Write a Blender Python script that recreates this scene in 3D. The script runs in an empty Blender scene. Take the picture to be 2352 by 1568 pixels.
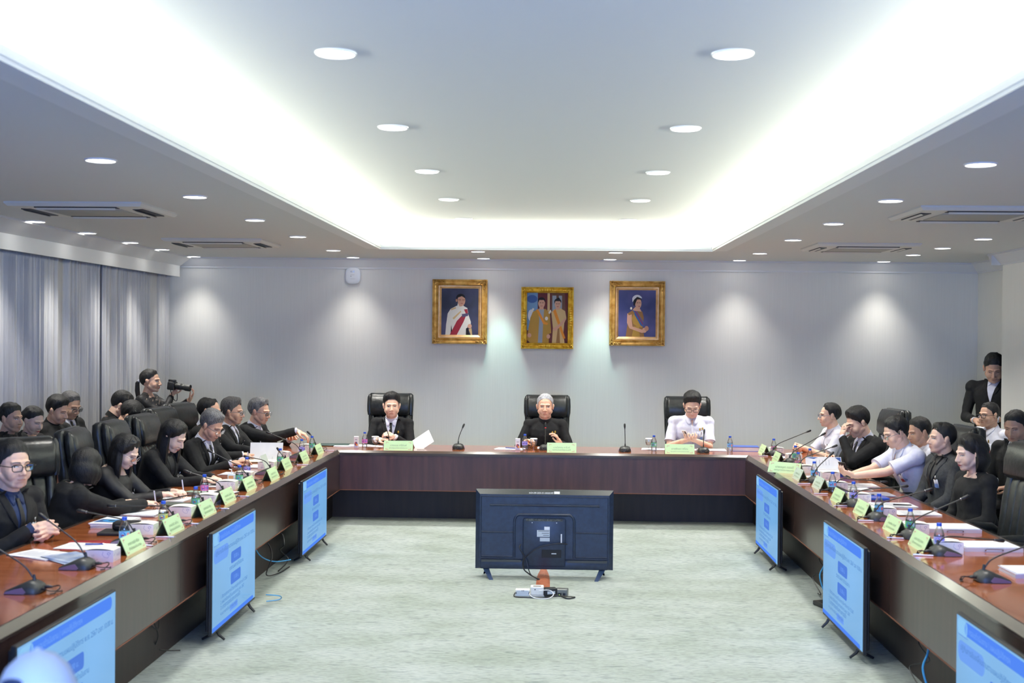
import bpy, bmesh, math, random
from mathutils import Vector as V, Matrix, noise
from mathutils.bvhtree import BVHTree
random.seed(7)
PI = math.pi
R_ = math.radians
S = bpy.context.scene
COL = S.collection

# ------------------------------------------------------------------ camera
cam_d = bpy.data.cameras.new('camera')
cam = bpy.data.objects.new('camera', cam_d)
COL.objects.link(cam)
FPX = 2850.0
cam_d.sensor_width = 36.0
cam_d.lens = 36.0 * FPX / 2352.0
cam_d.clip_start = 0.05
cam_d.clip_end = 80
CAMZ = 1.98
cam.matrix_world = (Matrix.Translation((0, 0, CAMZ)) @ Matrix.Rotation(math.atan(98 / FPX), 4, 'Z')
                    @ Matrix.Rotation(PI / 2 - math.atan(13.5 / FPX), 4, 'X') @ Matrix.Rotation(.0095, 4, 'Z'))
cam_d.dof.use_dof = True
cam_d.dof.focus_distance = 13.0
cam_d.dof.aperture_fstop = 3.2
S.camera = cam

# ------------------------------------------------------------------ view, world, main lights
S.view_settings.view_transform = 'Standard'
S.view_settings.look = 'None'
S.view_settings.exposure = 0.38
S.view_settings.gamma = 1
S.view_settings.use_curve_mapping = False
S.cycles.use_denoising = True
S.cycles.max_bounces = 7
S.cycles.diffuse_bounces = 4
S.cycles.use_adaptive_sampling = True
S.cycles.adaptive_threshold = .02
S.cycles.glossy_bounces = 4
S.cycles.transmission_bounces = 6
S.cycles.transparent_max_bounces = 12
S.cycles.caustics_reflective = False
S.cycles.caustics_refractive = False
S.cycles.sample_clamp_indirect = 4
W = bpy.data.worlds.new('world'); S.world = W; W.use_nodes = True
W.node_tree.nodes['Background'].inputs[0].default_value = (.5, .6, 1, 1)
W.node_tree.nodes['Background'].inputs[1].default_value = .02

def lamp(name, kind, loc, rot, energy, color, **k):
    d = bpy.data.lights.new(name, kind); d.energy = energy; d.color = color
    for a, b in k.items(): setattr(d, a, b)
    o = bpy.data.objects.new(name, d); COL.objects.link(o); o.location = loc; o.rotation_euler = rot
    return o
COVE_C = (.96, 1.0, .84)
# fluorescent runs hidden in the cove on three sides of the raised ceiling, shining up and inwards
def cove(name, x, y, z, lx, ly, rot, e):
    o = lamp(name, 'AREA', (x, y, z), rot, e, COVE_C, shape='RECTANGLE', size=lx, size_y=ly)
    return o
cove('cove_light_left', -2.14, 5.6, 2.985, .12, 14.6, (0, R_(180 + 14), 0), 500)
cove('cove_light_right', 1.92, 5.6, 2.985, .12, 14.6, (0, R_(180 - 14), 0), 500)
cove('cove_light_back', -.1, 13.36, 2.985, 3.6, .12, (R_(180 + 14), 0, 0), 125)

# ------------------------------------------------------------------ materials
def lin(c):
    return tuple((v / 12.92 if v <= .04045 else ((v + .055) / 1.055) ** 2.4) for v in c)
def rgb(r, g, b): return lin((r / 255, g / 255, b / 255))
MATS = {}
def mat(name, col=(.5, .5, .5), rough=.5, metal=0, spec=.5, emit=None, es=1, coat=0, alpha=1, trans=0, sheen=0):
    if name in MATS: return MATS[name]
    m = bpy.data.materials.new(name); m.use_nodes = True
    b = m.node_tree.nodes['Principled BSDF']
    b.inputs['Base Color'].default_value = (*col, 1)
    b.inputs['Roughness'].default_value = rough
    b.inputs['Metallic'].default_value = metal
    b.inputs['Specular IOR Level'].default_value = spec
    b.inputs['Coat Weight'].default_value = coat
    b.inputs['Coat Roughness'].default_value = .08
    b.inputs['Transmission Weight'].default_value = trans
    b.inputs['Alpha'].default_value = alpha
    b.inputs['Sheen Weight'].default_value = sheen
    if emit:
        b.inputs['Emission Color'].default_value = (*emit, 1)
        b.inputs['Emission Strength'].default_value = es
    m.diffuse_color = (*col, 1)
    MATS[name] = m
    return m
def nodes(m): return m.node_tree.nodes, m.node_tree.links, m.node_tree.nodes['Principled BSDF']
def noise_mat(name, c1, c2, scale, rough=.5, bump=0, detail=4, stretch=(1, 1, 1), spec=.5, lo=.35, hi=.65, bscale=None, coat=0, coords='Object', dist=0, rvar=0, metal=0):
    """base colour mixed by stretched noise, with an optional bump from the same noise"""
    if name in MATS: return MATS[name]
    m = mat(name, c1, rough, metal, spec, coat=coat)
    N, L, b = nodes(m)
    tc = N.new('ShaderNodeTexCoord'); mp = N.new('ShaderNodeMapping'); mp.inputs['Scale'].default_value = stretch
    L.new(tc.outputs[coords], mp.inputs[0])
    nz = N.new('ShaderNodeTexNoise'); nz.inputs['Scale'].default_value = scale; nz.inputs['Detail'].default_value = detail
    nz.inputs['Distortion'].default_value = dist
    L.new(mp.outputs[0], nz.inputs['Vector'])
    cr = N.new('ShaderNodeValToRGB'); cr.color_ramp.elements[0].position = lo; cr.color_ramp.elements[1].position = hi
    cr.color_ramp.elements[0].color = (*c1, 1); cr.color_ramp.elements[1].color = (*c2, 1)
    L.new(nz.outputs[0], cr.inputs[0]); L.new(cr.outputs[0], b.inputs['Base Color'])
    if bump:
        bp = N.new('ShaderNodeBump'); bp.inputs['Strength'].default_value = bump; bp.inputs['Distance'].default_value = .01
        L.new(nz.outputs[0], bp.inputs['Height']); L.new(bp.outputs[0], b.inputs['Normal'])
    if rvar:
        mr = N.new('ShaderNodeMapRange'); mr.inputs['To Min'].default_value = rough - rvar; mr.inputs['To Max'].default_value = rough + rvar
        L.new(nz.outputs[0], mr.inputs[0]); L.new(mr.outputs[0], b.inputs['Roughness'])
    return m
def emis(name, col, s=1.0):
    if name in MATS: return MATS[name]
    m = bpy.data.materials.new(name); m.use_nodes = True; N = m.node_tree.nodes; N.clear()
    e = N.new('ShaderNodeEmission'); e.inputs[0].default_value = (*col, 1); e.inputs[1].default_value = s
    o = N.new('ShaderNodeOutputMaterial'); m.node_tree.links.new(e.outputs[0], o.inputs[0]); MATS[name] = m
    return m
def clear(name, tint=(1, 1, 1), rough=.03, amount=.12):
    """thin clear plastic or glass: see-through with a fresnel gloss"""
    if name in MATS: return MATS[name]
    m = bpy.data.materials.new(name); m.use_nodes = True; N = m.node_tree.nodes; L = m.node_tree.links; N.clear()
    t = N.new('ShaderNodeBsdfTransparent'); t.inputs[0].default_value = (*tint, 1)
    g = N.new('ShaderNodeBsdfGlossy'); g.inputs['Roughness'].default_value = rough
    lw = N.new('ShaderNodeLayerWeight'); lw.inputs[0].default_value = .35
    ma = N.new('ShaderNodeMath'); ma.operation = 'MULTIPLY_ADD'; ma.inputs[1].default_value = .6; ma.inputs[2].default_value = amount
    mx = N.new('ShaderNodeMixShader'); o = N.new('ShaderNodeOutputMaterial')
    L.new(lw.outputs['Fresnel'], ma.inputs[0]); L.new(ma.outputs[0], mx.inputs[0])
    L.new(t.outputs[0], mx.inputs[1]); L.new(g.outputs[0], mx.inputs[2]); L.new(mx.outputs[0], o.inputs[0]); MATS[name] = m
    return m

# ------------------------------------------------------------------ mesh builder
class MB:
    def __init__(s): s.v = []; s.f = []; s.m = []; s.T = None
    def add(s, vs, fs, mi=0):
        o = len(s.v)
        s.v += [tuple(s.T @ V(p)) if s.T else tuple(p) for p in vs]
        s.f += [tuple(i + o for i in f) for f in fs]; s.m += [mi] * len(fs); return s
    def box(s, x0, x1, y0, y1, z0, z1, mi=0):
        return s.add([(x0, y0, z0), (x1, y0, z0), (x1, y1, z0), (x0, y1, z0), (x0, y0, z1), (x1, y0, z1), (x1, y1, z1), (x0, y1, z1)],
                     [(0, 3, 2, 1), (4, 5, 6, 7), (0, 1, 5, 4), (1, 2, 6, 5), (2, 3, 7, 6), (3, 0, 4, 7)], mi)
    def rbox(s, x0, x1, y0, y1, z0, z1, r=.01, seg=2, mi=0):
        bm = bmesh.new(); bmesh.ops.create_cube(bm, size=1)
        for v in bm.verts:
            v.co = V(((x0 + x1) / 2 + v.co.x * (x1 - x0), (y0 + y1) / 2 + v.co.y * (y1 - y0), (z0 + z1) / 2 + v.co.z * (z1 - z0)))
        r = min(r, .49 * min(x1 - x0, y1 - y0, z1 - z0))
        bmesh.ops.bevel(bm, geom=list(bm.edges), offset=r, segments=seg, profile=.5, affect='EDGES')
        bm.verts.index_update()
        s.add([v.co for v in bm.verts], [[v.index for v in f.verts] for f in bm.faces], mi); bm.free(); return s
    def prism(s, poly, axis, a, b, mi=0):
        """poly: 2D outline; axis 'x','y','z' is extruded from a to b"""
        def P(u, w, t): return {'x': (t, u, w), 'y': (u, t, w), 'z': (u, w, t)}[axis]
        n = len(poly)
        vs = [P(u, w, a) for u, w in poly] + [P(u, w, b) for u, w in poly]
        fs = [tuple(range(n)), tuple(range(2 * n - 1, n - 1, -1))] + [(i, i + n, (i + 1) % n + n, (i + 1) % n) for i in range(n)]
        return s.add(vs, fs, mi)
    def loft(s, rings, mi=0, caps=True, closed=True):
        n = len(rings[0]); vs = [p for r in rings for p in r]; fs = []
        for j in range(len(rings) - 1):
            for i in range(n if closed else n - 1):
                k = (i + 1) % n; fs.append((j * n + i, j * n + k, (j + 1) * n + k, (j + 1) * n + i))
        if caps and closed: fs += [tuple(range(n - 1, -1, -1)), tuple(range((len(rings) - 1) * n, len(rings) * n))]
        return s.add(vs, fs, mi)
    def lathe(s, prof, c=(0, 0, 0), n=20, mi=0, caps=True, axis='z'):
        rings = []
        for r, z in prof:
            ring = []
            for i in range(n):
                a = 2 * PI * i / n; x, y = r * math.cos(a), r * math.sin(a)
                p = (x, y, z) if axis == 'z' else ((z, x, y) if axis == 'x' else (y, z, x))
                ring.append((c[0] + p[0], c[1] + p[1], c[2] + p[2]))
            rings.append(ring)
        return s.loft(rings, mi, caps)
    def tube(s, pts, r, n=8, mi=0, caps=True):
        pts = [V(p) for p in pts]; rings = []; up = None
        for i, p in enumerate(pts):
            d = (pts[min(i + 1, len(pts) - 1)] - pts[max(i - 1, 0)])
            d = d.normalized() if d.length > 1e-9 else V((0, 0, 1))
            if up is None: up = d.orthogonal().normalized()
            up = (up - d * up.dot(d)); up = up.normalized() if up.length > 1e-6 else d.orthogonal().normalized()
            w = d.cross(up); rr = r[i] if isinstance(r, (list, tuple)) else r
            rings.append([p + (up * math.cos(2 * PI * k / n) + w * math.sin(2 * PI * k / n)) * rr for k in range(n)])
        return s.loft(rings, mi, caps)
    def ell(s, c, r, n=12, m=8, mi=0, rot=None):
        vs = []; fs = []; rot = rot or Matrix.Identity(3); c = V(c)
        for j in range(1, m):
            t = PI * j / m
            for i in range(n):
                a = 2 * PI * i / n
                vs.append(c + rot @ V((r[0] * math.sin(t) * math.cos(a), r[1] * math.sin(t) * math.sin(a), r[2] * math.cos(t))))
        vs += [c + rot @ V((0, 0, r[2])), c + rot @ V((0, 0, -r[2]))]; T = len(vs) - 2
        for j in range(m - 2):
            for i in range(n):
                k = (i + 1) % n; fs.append((j * n + i, (j + 1) * n + i, (j + 1) * n + k, j * n + k))
        for i in range(n):
            k = (i + 1) % n; fs += [(T, i, k), (T + 1, (m - 2) * n + k, (m - 2) * n + i)]
        return s.add(vs, fs, mi)
    def cap(s, a, b, ra, rb, n=12):
        """tapered capsule"""
        a, b = V(a), V(b); d = (b - a); L = d.length; d = d.normalized() if L > 1e-9 else V((0, 0, 1))
        pts = [a - d * ra * .98, a - d * ra * .7, a - d * ra * .3, a, b, b + d * rb * .3, b + d * rb * .7, b + d * rb * .98]
        rs = [ra * .2, ra * .71, ra * .95, ra, rb, rb * .95, rb * .71, rb * .2]
        return s.tube(pts, rs, n)
    def poly(s, pts, mi=0): return s.add(pts, [tuple(range(len(pts)))], mi)
    def mesh(s, name):
        me = bpy.data.meshes.new(name); me.from_pydata(s.v, [], s.f); me.validate(); return me
def obj(name, mb, mats, parent=None, loc=None, rotz=0, smooth=35, label=None, cat=None, group=None, kind=None, mesh=None):
    me = mesh or mb.mesh(name)
    mats = mats if isinstance(mats, (list, tuple)) else [mats]
    if not len(me.materials):
        for m in mats: me.materials.append(m)
    if mb and len(mb.m) == len(me.polygons): me.polygons.foreach_set('material_index', mb.m)
    if mb and smooth:
        bm = bmesh.new(); bm.from_mesh(me); bmesh.ops.recalc_face_normals(bm, faces=bm.faces); bm.to_mesh(me); bm.free()
    if smooth:
        me.shade_smooth(); me.set_sharp_from_angle(angle=R_(smooth))
    o = bpy.data.objects.new(name, me); COL.objects.link(o)
    if parent: o.parent = parent
    if loc: o.location = loc
    if rotz: o.rotation_euler = (0, 0, rotz)
    tag(o, label, cat, group, kind); return o
def tag(o, label=None, cat=None, group=None, kind=None):
    if label: o['label'] = label
    if cat: o['category'] = cat
    if group: o['group'] = group
    if kind: o['kind'] = kind
    return o
def thing(name, label, cat, loc=(0, 0, 0), rotz=0, group=None):
    o = bpy.data.objects.new(name, None); COL.objects.link(o); o.empty_display_size = .05
    o.location = loc; o.rotation_euler = (0, 0, rotz); return tag(o, label, cat, group)
def dup(root, loc, rotz=None, label=None, group=None, parent=None, skip=()):
    r = root.copy(); COL.objects.link(r)
    if parent is None:
        r.location = loc
        if rotz is not None: r.rotation_euler = (0, 0, rotz)
        if label: r['label'] = label
        if group: r['group'] = group
    else: r.parent = parent
    for ch in list(root.children):
        if ch.name.split('.')[0] not in skip: dup(ch, None, parent=r)
    return r
def text_mesh(body, size, depth=0, align='CENTER', width=None):
    c = bpy.data.curves.new('text', 'FONT'); c.body = body; c.size = size; c.align_x = align; c.extrude = depth; c.resolution_u = 2
    o = bpy.data.objects.new('text', c); COL.objects.link(o)
    dg = bpy.context.evaluated_depsgraph_get(); dg.update()
    me = bpy.data.meshes.new_from_object(o.evaluated_get(dg)); bpy.data.objects.remove(o)
    if width and len(me.vertices):
        xs = [v.co.x for v in me.vertices]; w = max(xs) - min(xs); k = width / w
        for v in me.vertices: v.co.x *= k; v.co.y *= min(k, 1) if k < 1 else 1
    return me
def text_obj(name, body, size, m, parent, origin, xdir, updir, width=None, label=None, align='CENTER'):
    """flat lettering lying in the plane spanned by xdir and updir"""
    me = text_mesh(body, size, width=width, align=align); me.materials.clear(); me.materials.append(m)
    xd, ud = V(xdir).normalized(), V(updir).normalized(); n = xd.cross(ud); o_ = V(origin)
    me.transform(Matrix(((xd.x, ud.x, n.x, o_.x), (xd.y, ud.y, n.y, o_.y), (xd.z, ud.z, n.z, o_.z), (0, 0, 0, 1))))
    o = bpy.data.objects.new(name, me); COL.objects.link(o); o.parent = parent
    if label: o['label'] = label
    return o
def circ(cx, cy, rx, ry=None, n=20, a0=0, a1=2 * PI):
    ry = ry or rx
    return [(cx + rx * math.cos(a0 + (a1 - a0) * i / n), cy + ry * math.sin(a0 + (a1 - a0) * i / n)) for i in range(n)]
def rrect(x0, x1, y0, y1, r, n=5):
    out = []
    for cx, cy, a in ((x1 - r, y1 - r, 0), (x0 + r, y1 - r, PI / 2), (x0 + r, y0 + r, PI), (x1 - r, y0 + r, 1.5 * PI)):
        out += [(cx + r * math.cos(a + PI / 2 * i / n), cy + r * math.sin(a + PI / 2 * i / n)) for i in range(n + 1)]
    return out
def strip2(pts, w):
    """2D polyline as a list of thin quads"""
    out = []
    for (x0, y0), (x1, y1) in zip(pts[:-1], pts[1:]):
        dx, dy = x1 - x0, y1 - y0; l = math.hypot(dx, dy) or 1; nx, ny = -dy / l * w / 2, dx / l * w / 2
        out.append([(x0 + nx, y0 + ny), (x1 + nx, y1 + ny), (x1 - nx, y1 - ny), (x0 - nx, y0 - ny)])
    return out

# ------------------------------------------------------------------ surfaces
wall_m = noise_mat('wallpaper', rgb(220, 219, 213), rgb(230, 229, 223), 9, .8, .03, 3, (42, 42, .3), lo=.2, hi=.8)
ceil_m = mat('ceiling_paint', rgb(214, 215, 214), .9)
trim_m = mat('trim_paint', rgb(225, 226, 226), .6)
black_m = mat('black_plastic', rgb(28, 29, 31), .45)
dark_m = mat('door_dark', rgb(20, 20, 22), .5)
wood_top = noise_mat('table_veneer', rgb(146, 78, 38), rgb(176, 102, 56), 5, .14, 0, 5, (.6, 4, 4), coat=.6, dist=.6, rvar=.03)
wood_dark = noise_mat('panel_veneer', rgb(50, 37, 33), rgb(66, 47, 42), 4, .3, .02, 5, (5, 5, .5), coat=.15, lo=.3, hi=.7)
wood_kick = noise_mat('kick_veneer', rgb(40, 31, 28), rgb(50, 38, 34), 4, .55, .02, 5, (5, 5, .5))
edge_m = noise_mat('edge_band', rgb(66, 54, 48), rgb(74, 61, 54), 3, .2, 0, 3, (1, 1, 1), coat=.4)
raw_m = mat('chipped_edge', rgb(118, 72, 52), .7)

def carpet():
    m = mat('carpet', rgb(170, 178, 172), .95); N, L, b = nodes(m)
    tc = N.new('ShaderNodeTexCoord')
    def nz(sc, st, det=3, dis=0):
        mp = N.new('ShaderNodeMapping'); mp.inputs['Scale'].default_value = st
        n = N.new('ShaderNodeTexNoise'); n.inputs['Scale'].default_value = sc; n.inputs['Detail'].default_value = det; n.inputs['Distortion'].default_value = dis
        L.new(tc.outputs['Object'], mp.inputs[0]); L.new(mp.outputs[0], n.inputs['Vector']); return n.outputs[0]
    fine = nz(16, (1.1, 6.5, 1), 3, .5); fleck = nz(6, (1.0, 5, 1), 8, .3); blot = nz(1.6, (1, 1.6, 1), 4)
    wv = N.new('ShaderNodeTexWave'); wv.wave_type = 'BANDS'; wv.bands_direction = 'Y'
    wv.inputs['Scale'].default_value = 14; wv.inputs['Distortion'].default_value = 7; wv.inputs['Detail'].default_value = 3; wv.inputs['Detail Scale'].default_value = 1.2
    L.new(tc.outputs['Object'], wv.inputs['Vector'])
    def ramp(src, p0, c0, p1, c1):
        r = N.new('ShaderNodeValToRGB'); r.color_ramp.elements[0].position = p0; r.color_ramp.elements[1].position = p1
        r.color_ramp.elements[0].color = (*c0, 1); r.color_ramp.elements[1].color = (*c1, 1); L.new(src, r.inputs[0]); return r.outputs[0]
    base = ramp(blot, .3, rgb(150, 160, 150), .7, rgb(174, 182, 178))
    def mul(a, bb):
        x = N.new('ShaderNodeMix'); x.data_type = 'RGBA'; x.blend_type = 'MULTIPLY'; x.inputs[0].default_value = 1
        L.new(a, x.inputs[6]); L.new(bb, x.inputs[7]); return x.outputs[2]
    c = mul(base, ramp(fine, .33, (.6, .62, .62), .52, (1, 1, 1)))
    c = mul(c, ramp(wv.outputs[1], 0, (.8, .81, .82), .45, (1, 1, 1)))
    c = mul(c, ramp(fleck, .30, (.62, .66, .68), .42, (1, 1, 1)))
    L.new(c, b.inputs['Base Color'])
    bp = N.new('ShaderNodeBump'); bp.inputs['Strength'].default_value = .35; bp.inputs['Distance'].default_value = .01
    L.new(fine, bp.inputs['Height']); L.new(bp.outputs[0], b.inputs['Normal']); return m
carpet_m = carpet()

# ------------------------------------------------------------------ room shell
XL, XR, YB, YF, ZC, ZT = -4.98, 5.13, 15.25, -3.2, 2.91, 3.14
XP = 4.80           # face of the nearer stretch of the right wall
def struct(name, mb, m, **k): return obj(name, mb, m, kind='structure', smooth=k.pop('smooth', 30), **k)
struct('floor', MB().box(XL, 6.4, YF, YB, -.1, 0), carpet_m)
struct('wall_back', MB().box(XL - .1, 6.4, YB, YB + .12, -.1, 3.3), wall_m)
struct('wall_left', MB().box(XL - .12, XL, YF, YB, -.1, 3.3), wall_m)
wl = MB().box(XP, XP + .2, YF, 13.5, -.1, ZC + .02).box(XR, XR + .15, 14.34, YB, -.1, ZC + .02).box(XR, XR + .15, 13.5, 14.34, 2.66, ZC + .02)
struct('wall_right', wl, wall_m)
struct('wall_front', MB().box(XL, 6.4, YF - .1, YF, -.1, 3.3), wall_m)
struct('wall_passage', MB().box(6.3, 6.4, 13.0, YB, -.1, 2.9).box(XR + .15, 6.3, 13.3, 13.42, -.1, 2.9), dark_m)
d = struct('door_1', MB().box(XR - .03, XR + .17, 14.26, 14.34, 0, 2.66).box(XR - .03, XR + .17, 13.5, 14.34, 2.60, 2.66), dark_m)
obj('door_leaf', MB().box(XR + .1, XR + .98, 14.2, 14.24, 0, 2.6), mat('door_leaf_dark', rgb(26, 24, 24), .4), d)
# lower ceiling with the rectangular opening
OX0, OX1, OY0, OY1 = -1.865, 1.655, -1.6, 13.09
c = MB()
for x0, x1, y0, y1 in ((XL, OX0, YF, YB), (OX1, 6.4, YF, YB), (OX0, OX1, OY1, YB), (OX0, OX1, YF, OY0)):
    c.box(x0, x1, y0, y1, ZC, ZC + .03)
struct('ceiling', c, ceil_m)
PK = .44            # how far the lit pocket runs back over the lower ceiling
up = MB().box(OX0 - PK, OX1 + PK, OY0 - PK, OY1 + PK, ZT, ZT + .05)
for x0, x1, y0, y1 in ((OX0 - PK - .03, OX0 - PK, OY0 - PK, OY1 + PK), (OX1 + PK, OX1 + PK + .03, OY0 - PK, OY1 + PK),
                       (OX0 - PK, OX1 + PK, OY1 + PK, OY1 + PK + .03), (OX0 - PK, OX1 + PK, OY0 - PK - .03, OY0 - PK)):
    up.box(x0, x1, y0, y1, ZC + .03, ZT)
struct('ceiling_raised', up, ceil_m)
def frame_ring(mb, off0, off1, z0, z1):
    """a rectangular ring around the opening between two offsets from its edge"""
    a, b = off0, off1
    mb.box(OX0 - b, OX0 - a, OY0 - b, OY1 + b, z0, z1); mb.box(OX1 + a, OX1 + b, OY0 - b, OY1 + b, z0, z1)
    mb.box(OX0 - a, OX1 + a, OY1 + a, OY1 + b, z0, z1); mb.box(OX0 - a, OX1 + a, OY0 - b, OY0 - a, z0, z1)
t = MB(); frame_ring(t, .0, .16, ZC - .014, ZC); frame_ring(t, -.012, .03, ZC - .03, ZC - .012); frame_ring(t, -.02, .012, ZC - .012, ZC + .012); frame_ring(t, -.004, .012, ZC + .012, ZC + .034)
struct('trim_1', t, trim_m)
t = MB(); frame_ring(t, .16, .168, ZC - .004, ZC - .0005); frame_ring(t, .030, .038, ZC - .0165, ZC - .0135); struct('trim_shadow_lines', t, mat('painted_shadow_line', rgb(96, 98, 102), .8))  # dark grey strips paint in the shadow line and groove shade of the trim
# sloped cornices
def cornice(name, poly, axis, a, b): return struct(name, MB().prism(poly, axis, a, b), trim_m)
prof = [(0, 2.785), (.022, 2.785), (.022, 2.802), (.035, 2.81), (.10, 2.885), (.125, 2.89), (.125, ZC), (0, ZC)]
cornice('trim_2', [(YB - u, z) for u, z in prof], 'x', XL, XR)
cornice('trim_3', [(XR - u, z) for u, z in prof], 'y', 13.6, YB)
cornice('trim_4', [(XP - u, z) for u, z in prof], 'y', YF, 13.62)
cornice('trim_5', [(13.5 + u, z) for u, z in prof], 'x', XP - .12, XR)
# curtain pelmet along the left side
XPEL = -4.62
pel = [(XPEL, 2.665), (XPEL, 2.80), (XPEL + .02, 2.81), (XPEL + .12, 2.885), (XPEL + .16, 2.892), (XPEL + .16, ZC), (XPEL - .03, ZC), (XPEL - .03, 2.665)]
cornice('trim_6', pel, 'y', YF, YB - .12)
struct('trim_7', MB().box(XL, XPEL - .03, YB - .14, YB - .12, 2.665, ZC), trim_m)

# ------------------------------------------------------------------ curtains: one mesh per drawn panel
curt_m = noise_mat('curtain_cloth', rgb(190, 190, 192), rgb(200, 200, 202), 12, .8, .03, 3, (14, 14, .6))
def curtain(y0, y1, label, seed):
    rnd = random.Random(seed); ys = []; y = y0; k = 0; n = int((y1 - y0) / .008)
    ph = [rnd.uniform(0, 6) for _ in range(4)]
    def fold(y, t):
        w = .070 + .008 * math.sin(y * 1.7 + ph[0])
        p = y / w * 2 * PI * .72 + .9 * math.sin(y * 2.3 + ph[1]) + .6 * math.sin(y * 5.1 + ph[2])
        a = math.sin(p) + .35 * math.sin(2.1 * p + ph[3] + t * .8) + .2 * math.sin(.37 * p + ph[0])
        return math.copysign(abs(a / 1.5) ** .7, a) * (.036 + .014 * t)
    rows = [0, .03, .08, .2, .4, .6, .8, 1]
    mb = MB(); rings = []
    for t in rows:
        z = 2.70 - t * 2.68
        rings.append([(-4.80 + fold(y0 + (y1 - y0) * i / n, t) * (1.25 if t < .02 else 1), y0 + (y1 - y0) * i / n + .012 * math.sin(i * .5) * t, z) for i in range(n + 1)])
    mb.loft(rings, 0, False, False)
    o = obj('curtain', mb, curt_m, smooth=80, label=label, cat='curtain', group='drawn grey curtains on the left wall')
    sm = o.modifiers.new('thick', 'SOLIDIFY'); sm.thickness = .004
curtain(12.92 + .02, YB - .03, 'long pleated grey curtain panel next to the back wall', 3)
curtain(3.2, 12.90, 'wide pleated grey curtain panel behind the spectators, left of the seam', 5)

# ------------------------------------------------------------------ downlights
lens_m = emis('downlight_lens', (1, .98, .93), 9)
rim_m = mat('downlight_rim', rgb(235, 235, 235), .35)
def make_downlight():
    t = thing('downlight', '', 'ceiling light')
    obj('trim_ring', MB().lathe([(.076, -.004), (.078, -.009), (.085, -.006), (.087, 0), (.076, 0), (.076, -.004)], n=32, caps=False), rim_m, t)
    obj('lens', MB().lathe([(.0, -.0065), (.04, -.0075), (.076, -.006)], n=32, caps=False), lens_m, t)
    return t
DL = make_downlight(); DL_USED = [0]
def downlight(x, y, z, label, group, e=125, kd=.5, tilt=None, col=(1, .97, .90), size=110):
    o = DL if not DL_USED[0] else dup(DL, (x, y, z), 0, label, group, skip=('downlight_beam',))
    if not DL_USED[0]: o['label'] = label; o['group'] = group
    DL_USED[0] = 1; o.location = (x, y, z)
    l = lamp('downlight_beam', 'SPOT', (0, 0, -.03), tilt or (0, 0, 0), e, col, spot_size=R_(size), spot_blend=1, shadow_soft_size=.14); l.parent = o
ORD = ['nearest', 'second nearest', 'third', 'fourth', 'fifth', 'farthest']
for i, y in enumerate((5.1, 6.92, 8.78, 10.59, 12.35)):
    for x, sd in ((-.915, 'left'), (.715, 'right')):
        downlight(x, y, ZT, 'round white recessed downlight in the raised ceiling, %s of the %s row of five' % (ORD[i] if i < 4 else 'farthest', sd), 'downlights in the raised ceiling', e=110)
for i, y in enumerate((6.64, 8.40, 10.1, 11.8, 13.70)):
    for x, sd in ((-2.465, 'left'), (2.24, 'right')):
        downlight(x, y, ZC, 'round recessed downlight beside the %s edge of the raised ceiling, %s in its row' % (sd, ORD[i] if i < 4 else 'farthest'), 'downlights beside the ceiling opening', e=125 if i < 4 else 210)
for i, y in enumerate((10.36, 11.53, 12.72, 13.75, 14.97)):
    for x, sd in ((-4.4, 'over the curtains'), (3.92, 'near the right wall')):
        if i == 0 and x > 0: continue
        downlight(x, y, ZC, 'small round recessed downlight %s, %s in its row' % (sd, ORD[i] if i < 4 else 'farthest'), 'downlights along the side walls', e=110 if y < 14.5 else 60, size=88)
for x, d_ in ((-2.445, 'above the white wireless unit'), (-.866, 'in the back row, above the white-uniform portrait'), (.655, 'in the back row, above the tiara portrait'), (2.2, 'in the back row, right of the tiara portrait')):
    downlight(x, 14.93, ZC, 'round recessed downlight ' + d_, 'downlights along the back wall', e=52, size=92)
for x, d_ in ((-.858, 'left'), (.662, 'right')):
    downlight(x, 13.72, ZC, 'adjustable recessed downlight at the %s, just behind the ceiling opening' % d_, 'pair of aimed downlights', e=150)
# two adjustable spots throw the cool-green pools beside the portraits
for x in (-.75, .54):
    lamp('accent_beam', 'SPOT', (x + .08 * (1 if x < 0 else -.3), 14.88, ZC - .02), (R_(13), 0, 0), 56, (.50, 1.0, .90), spot_size=R_(34), spot_blend=.8, shadow_soft_size=.04)

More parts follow.
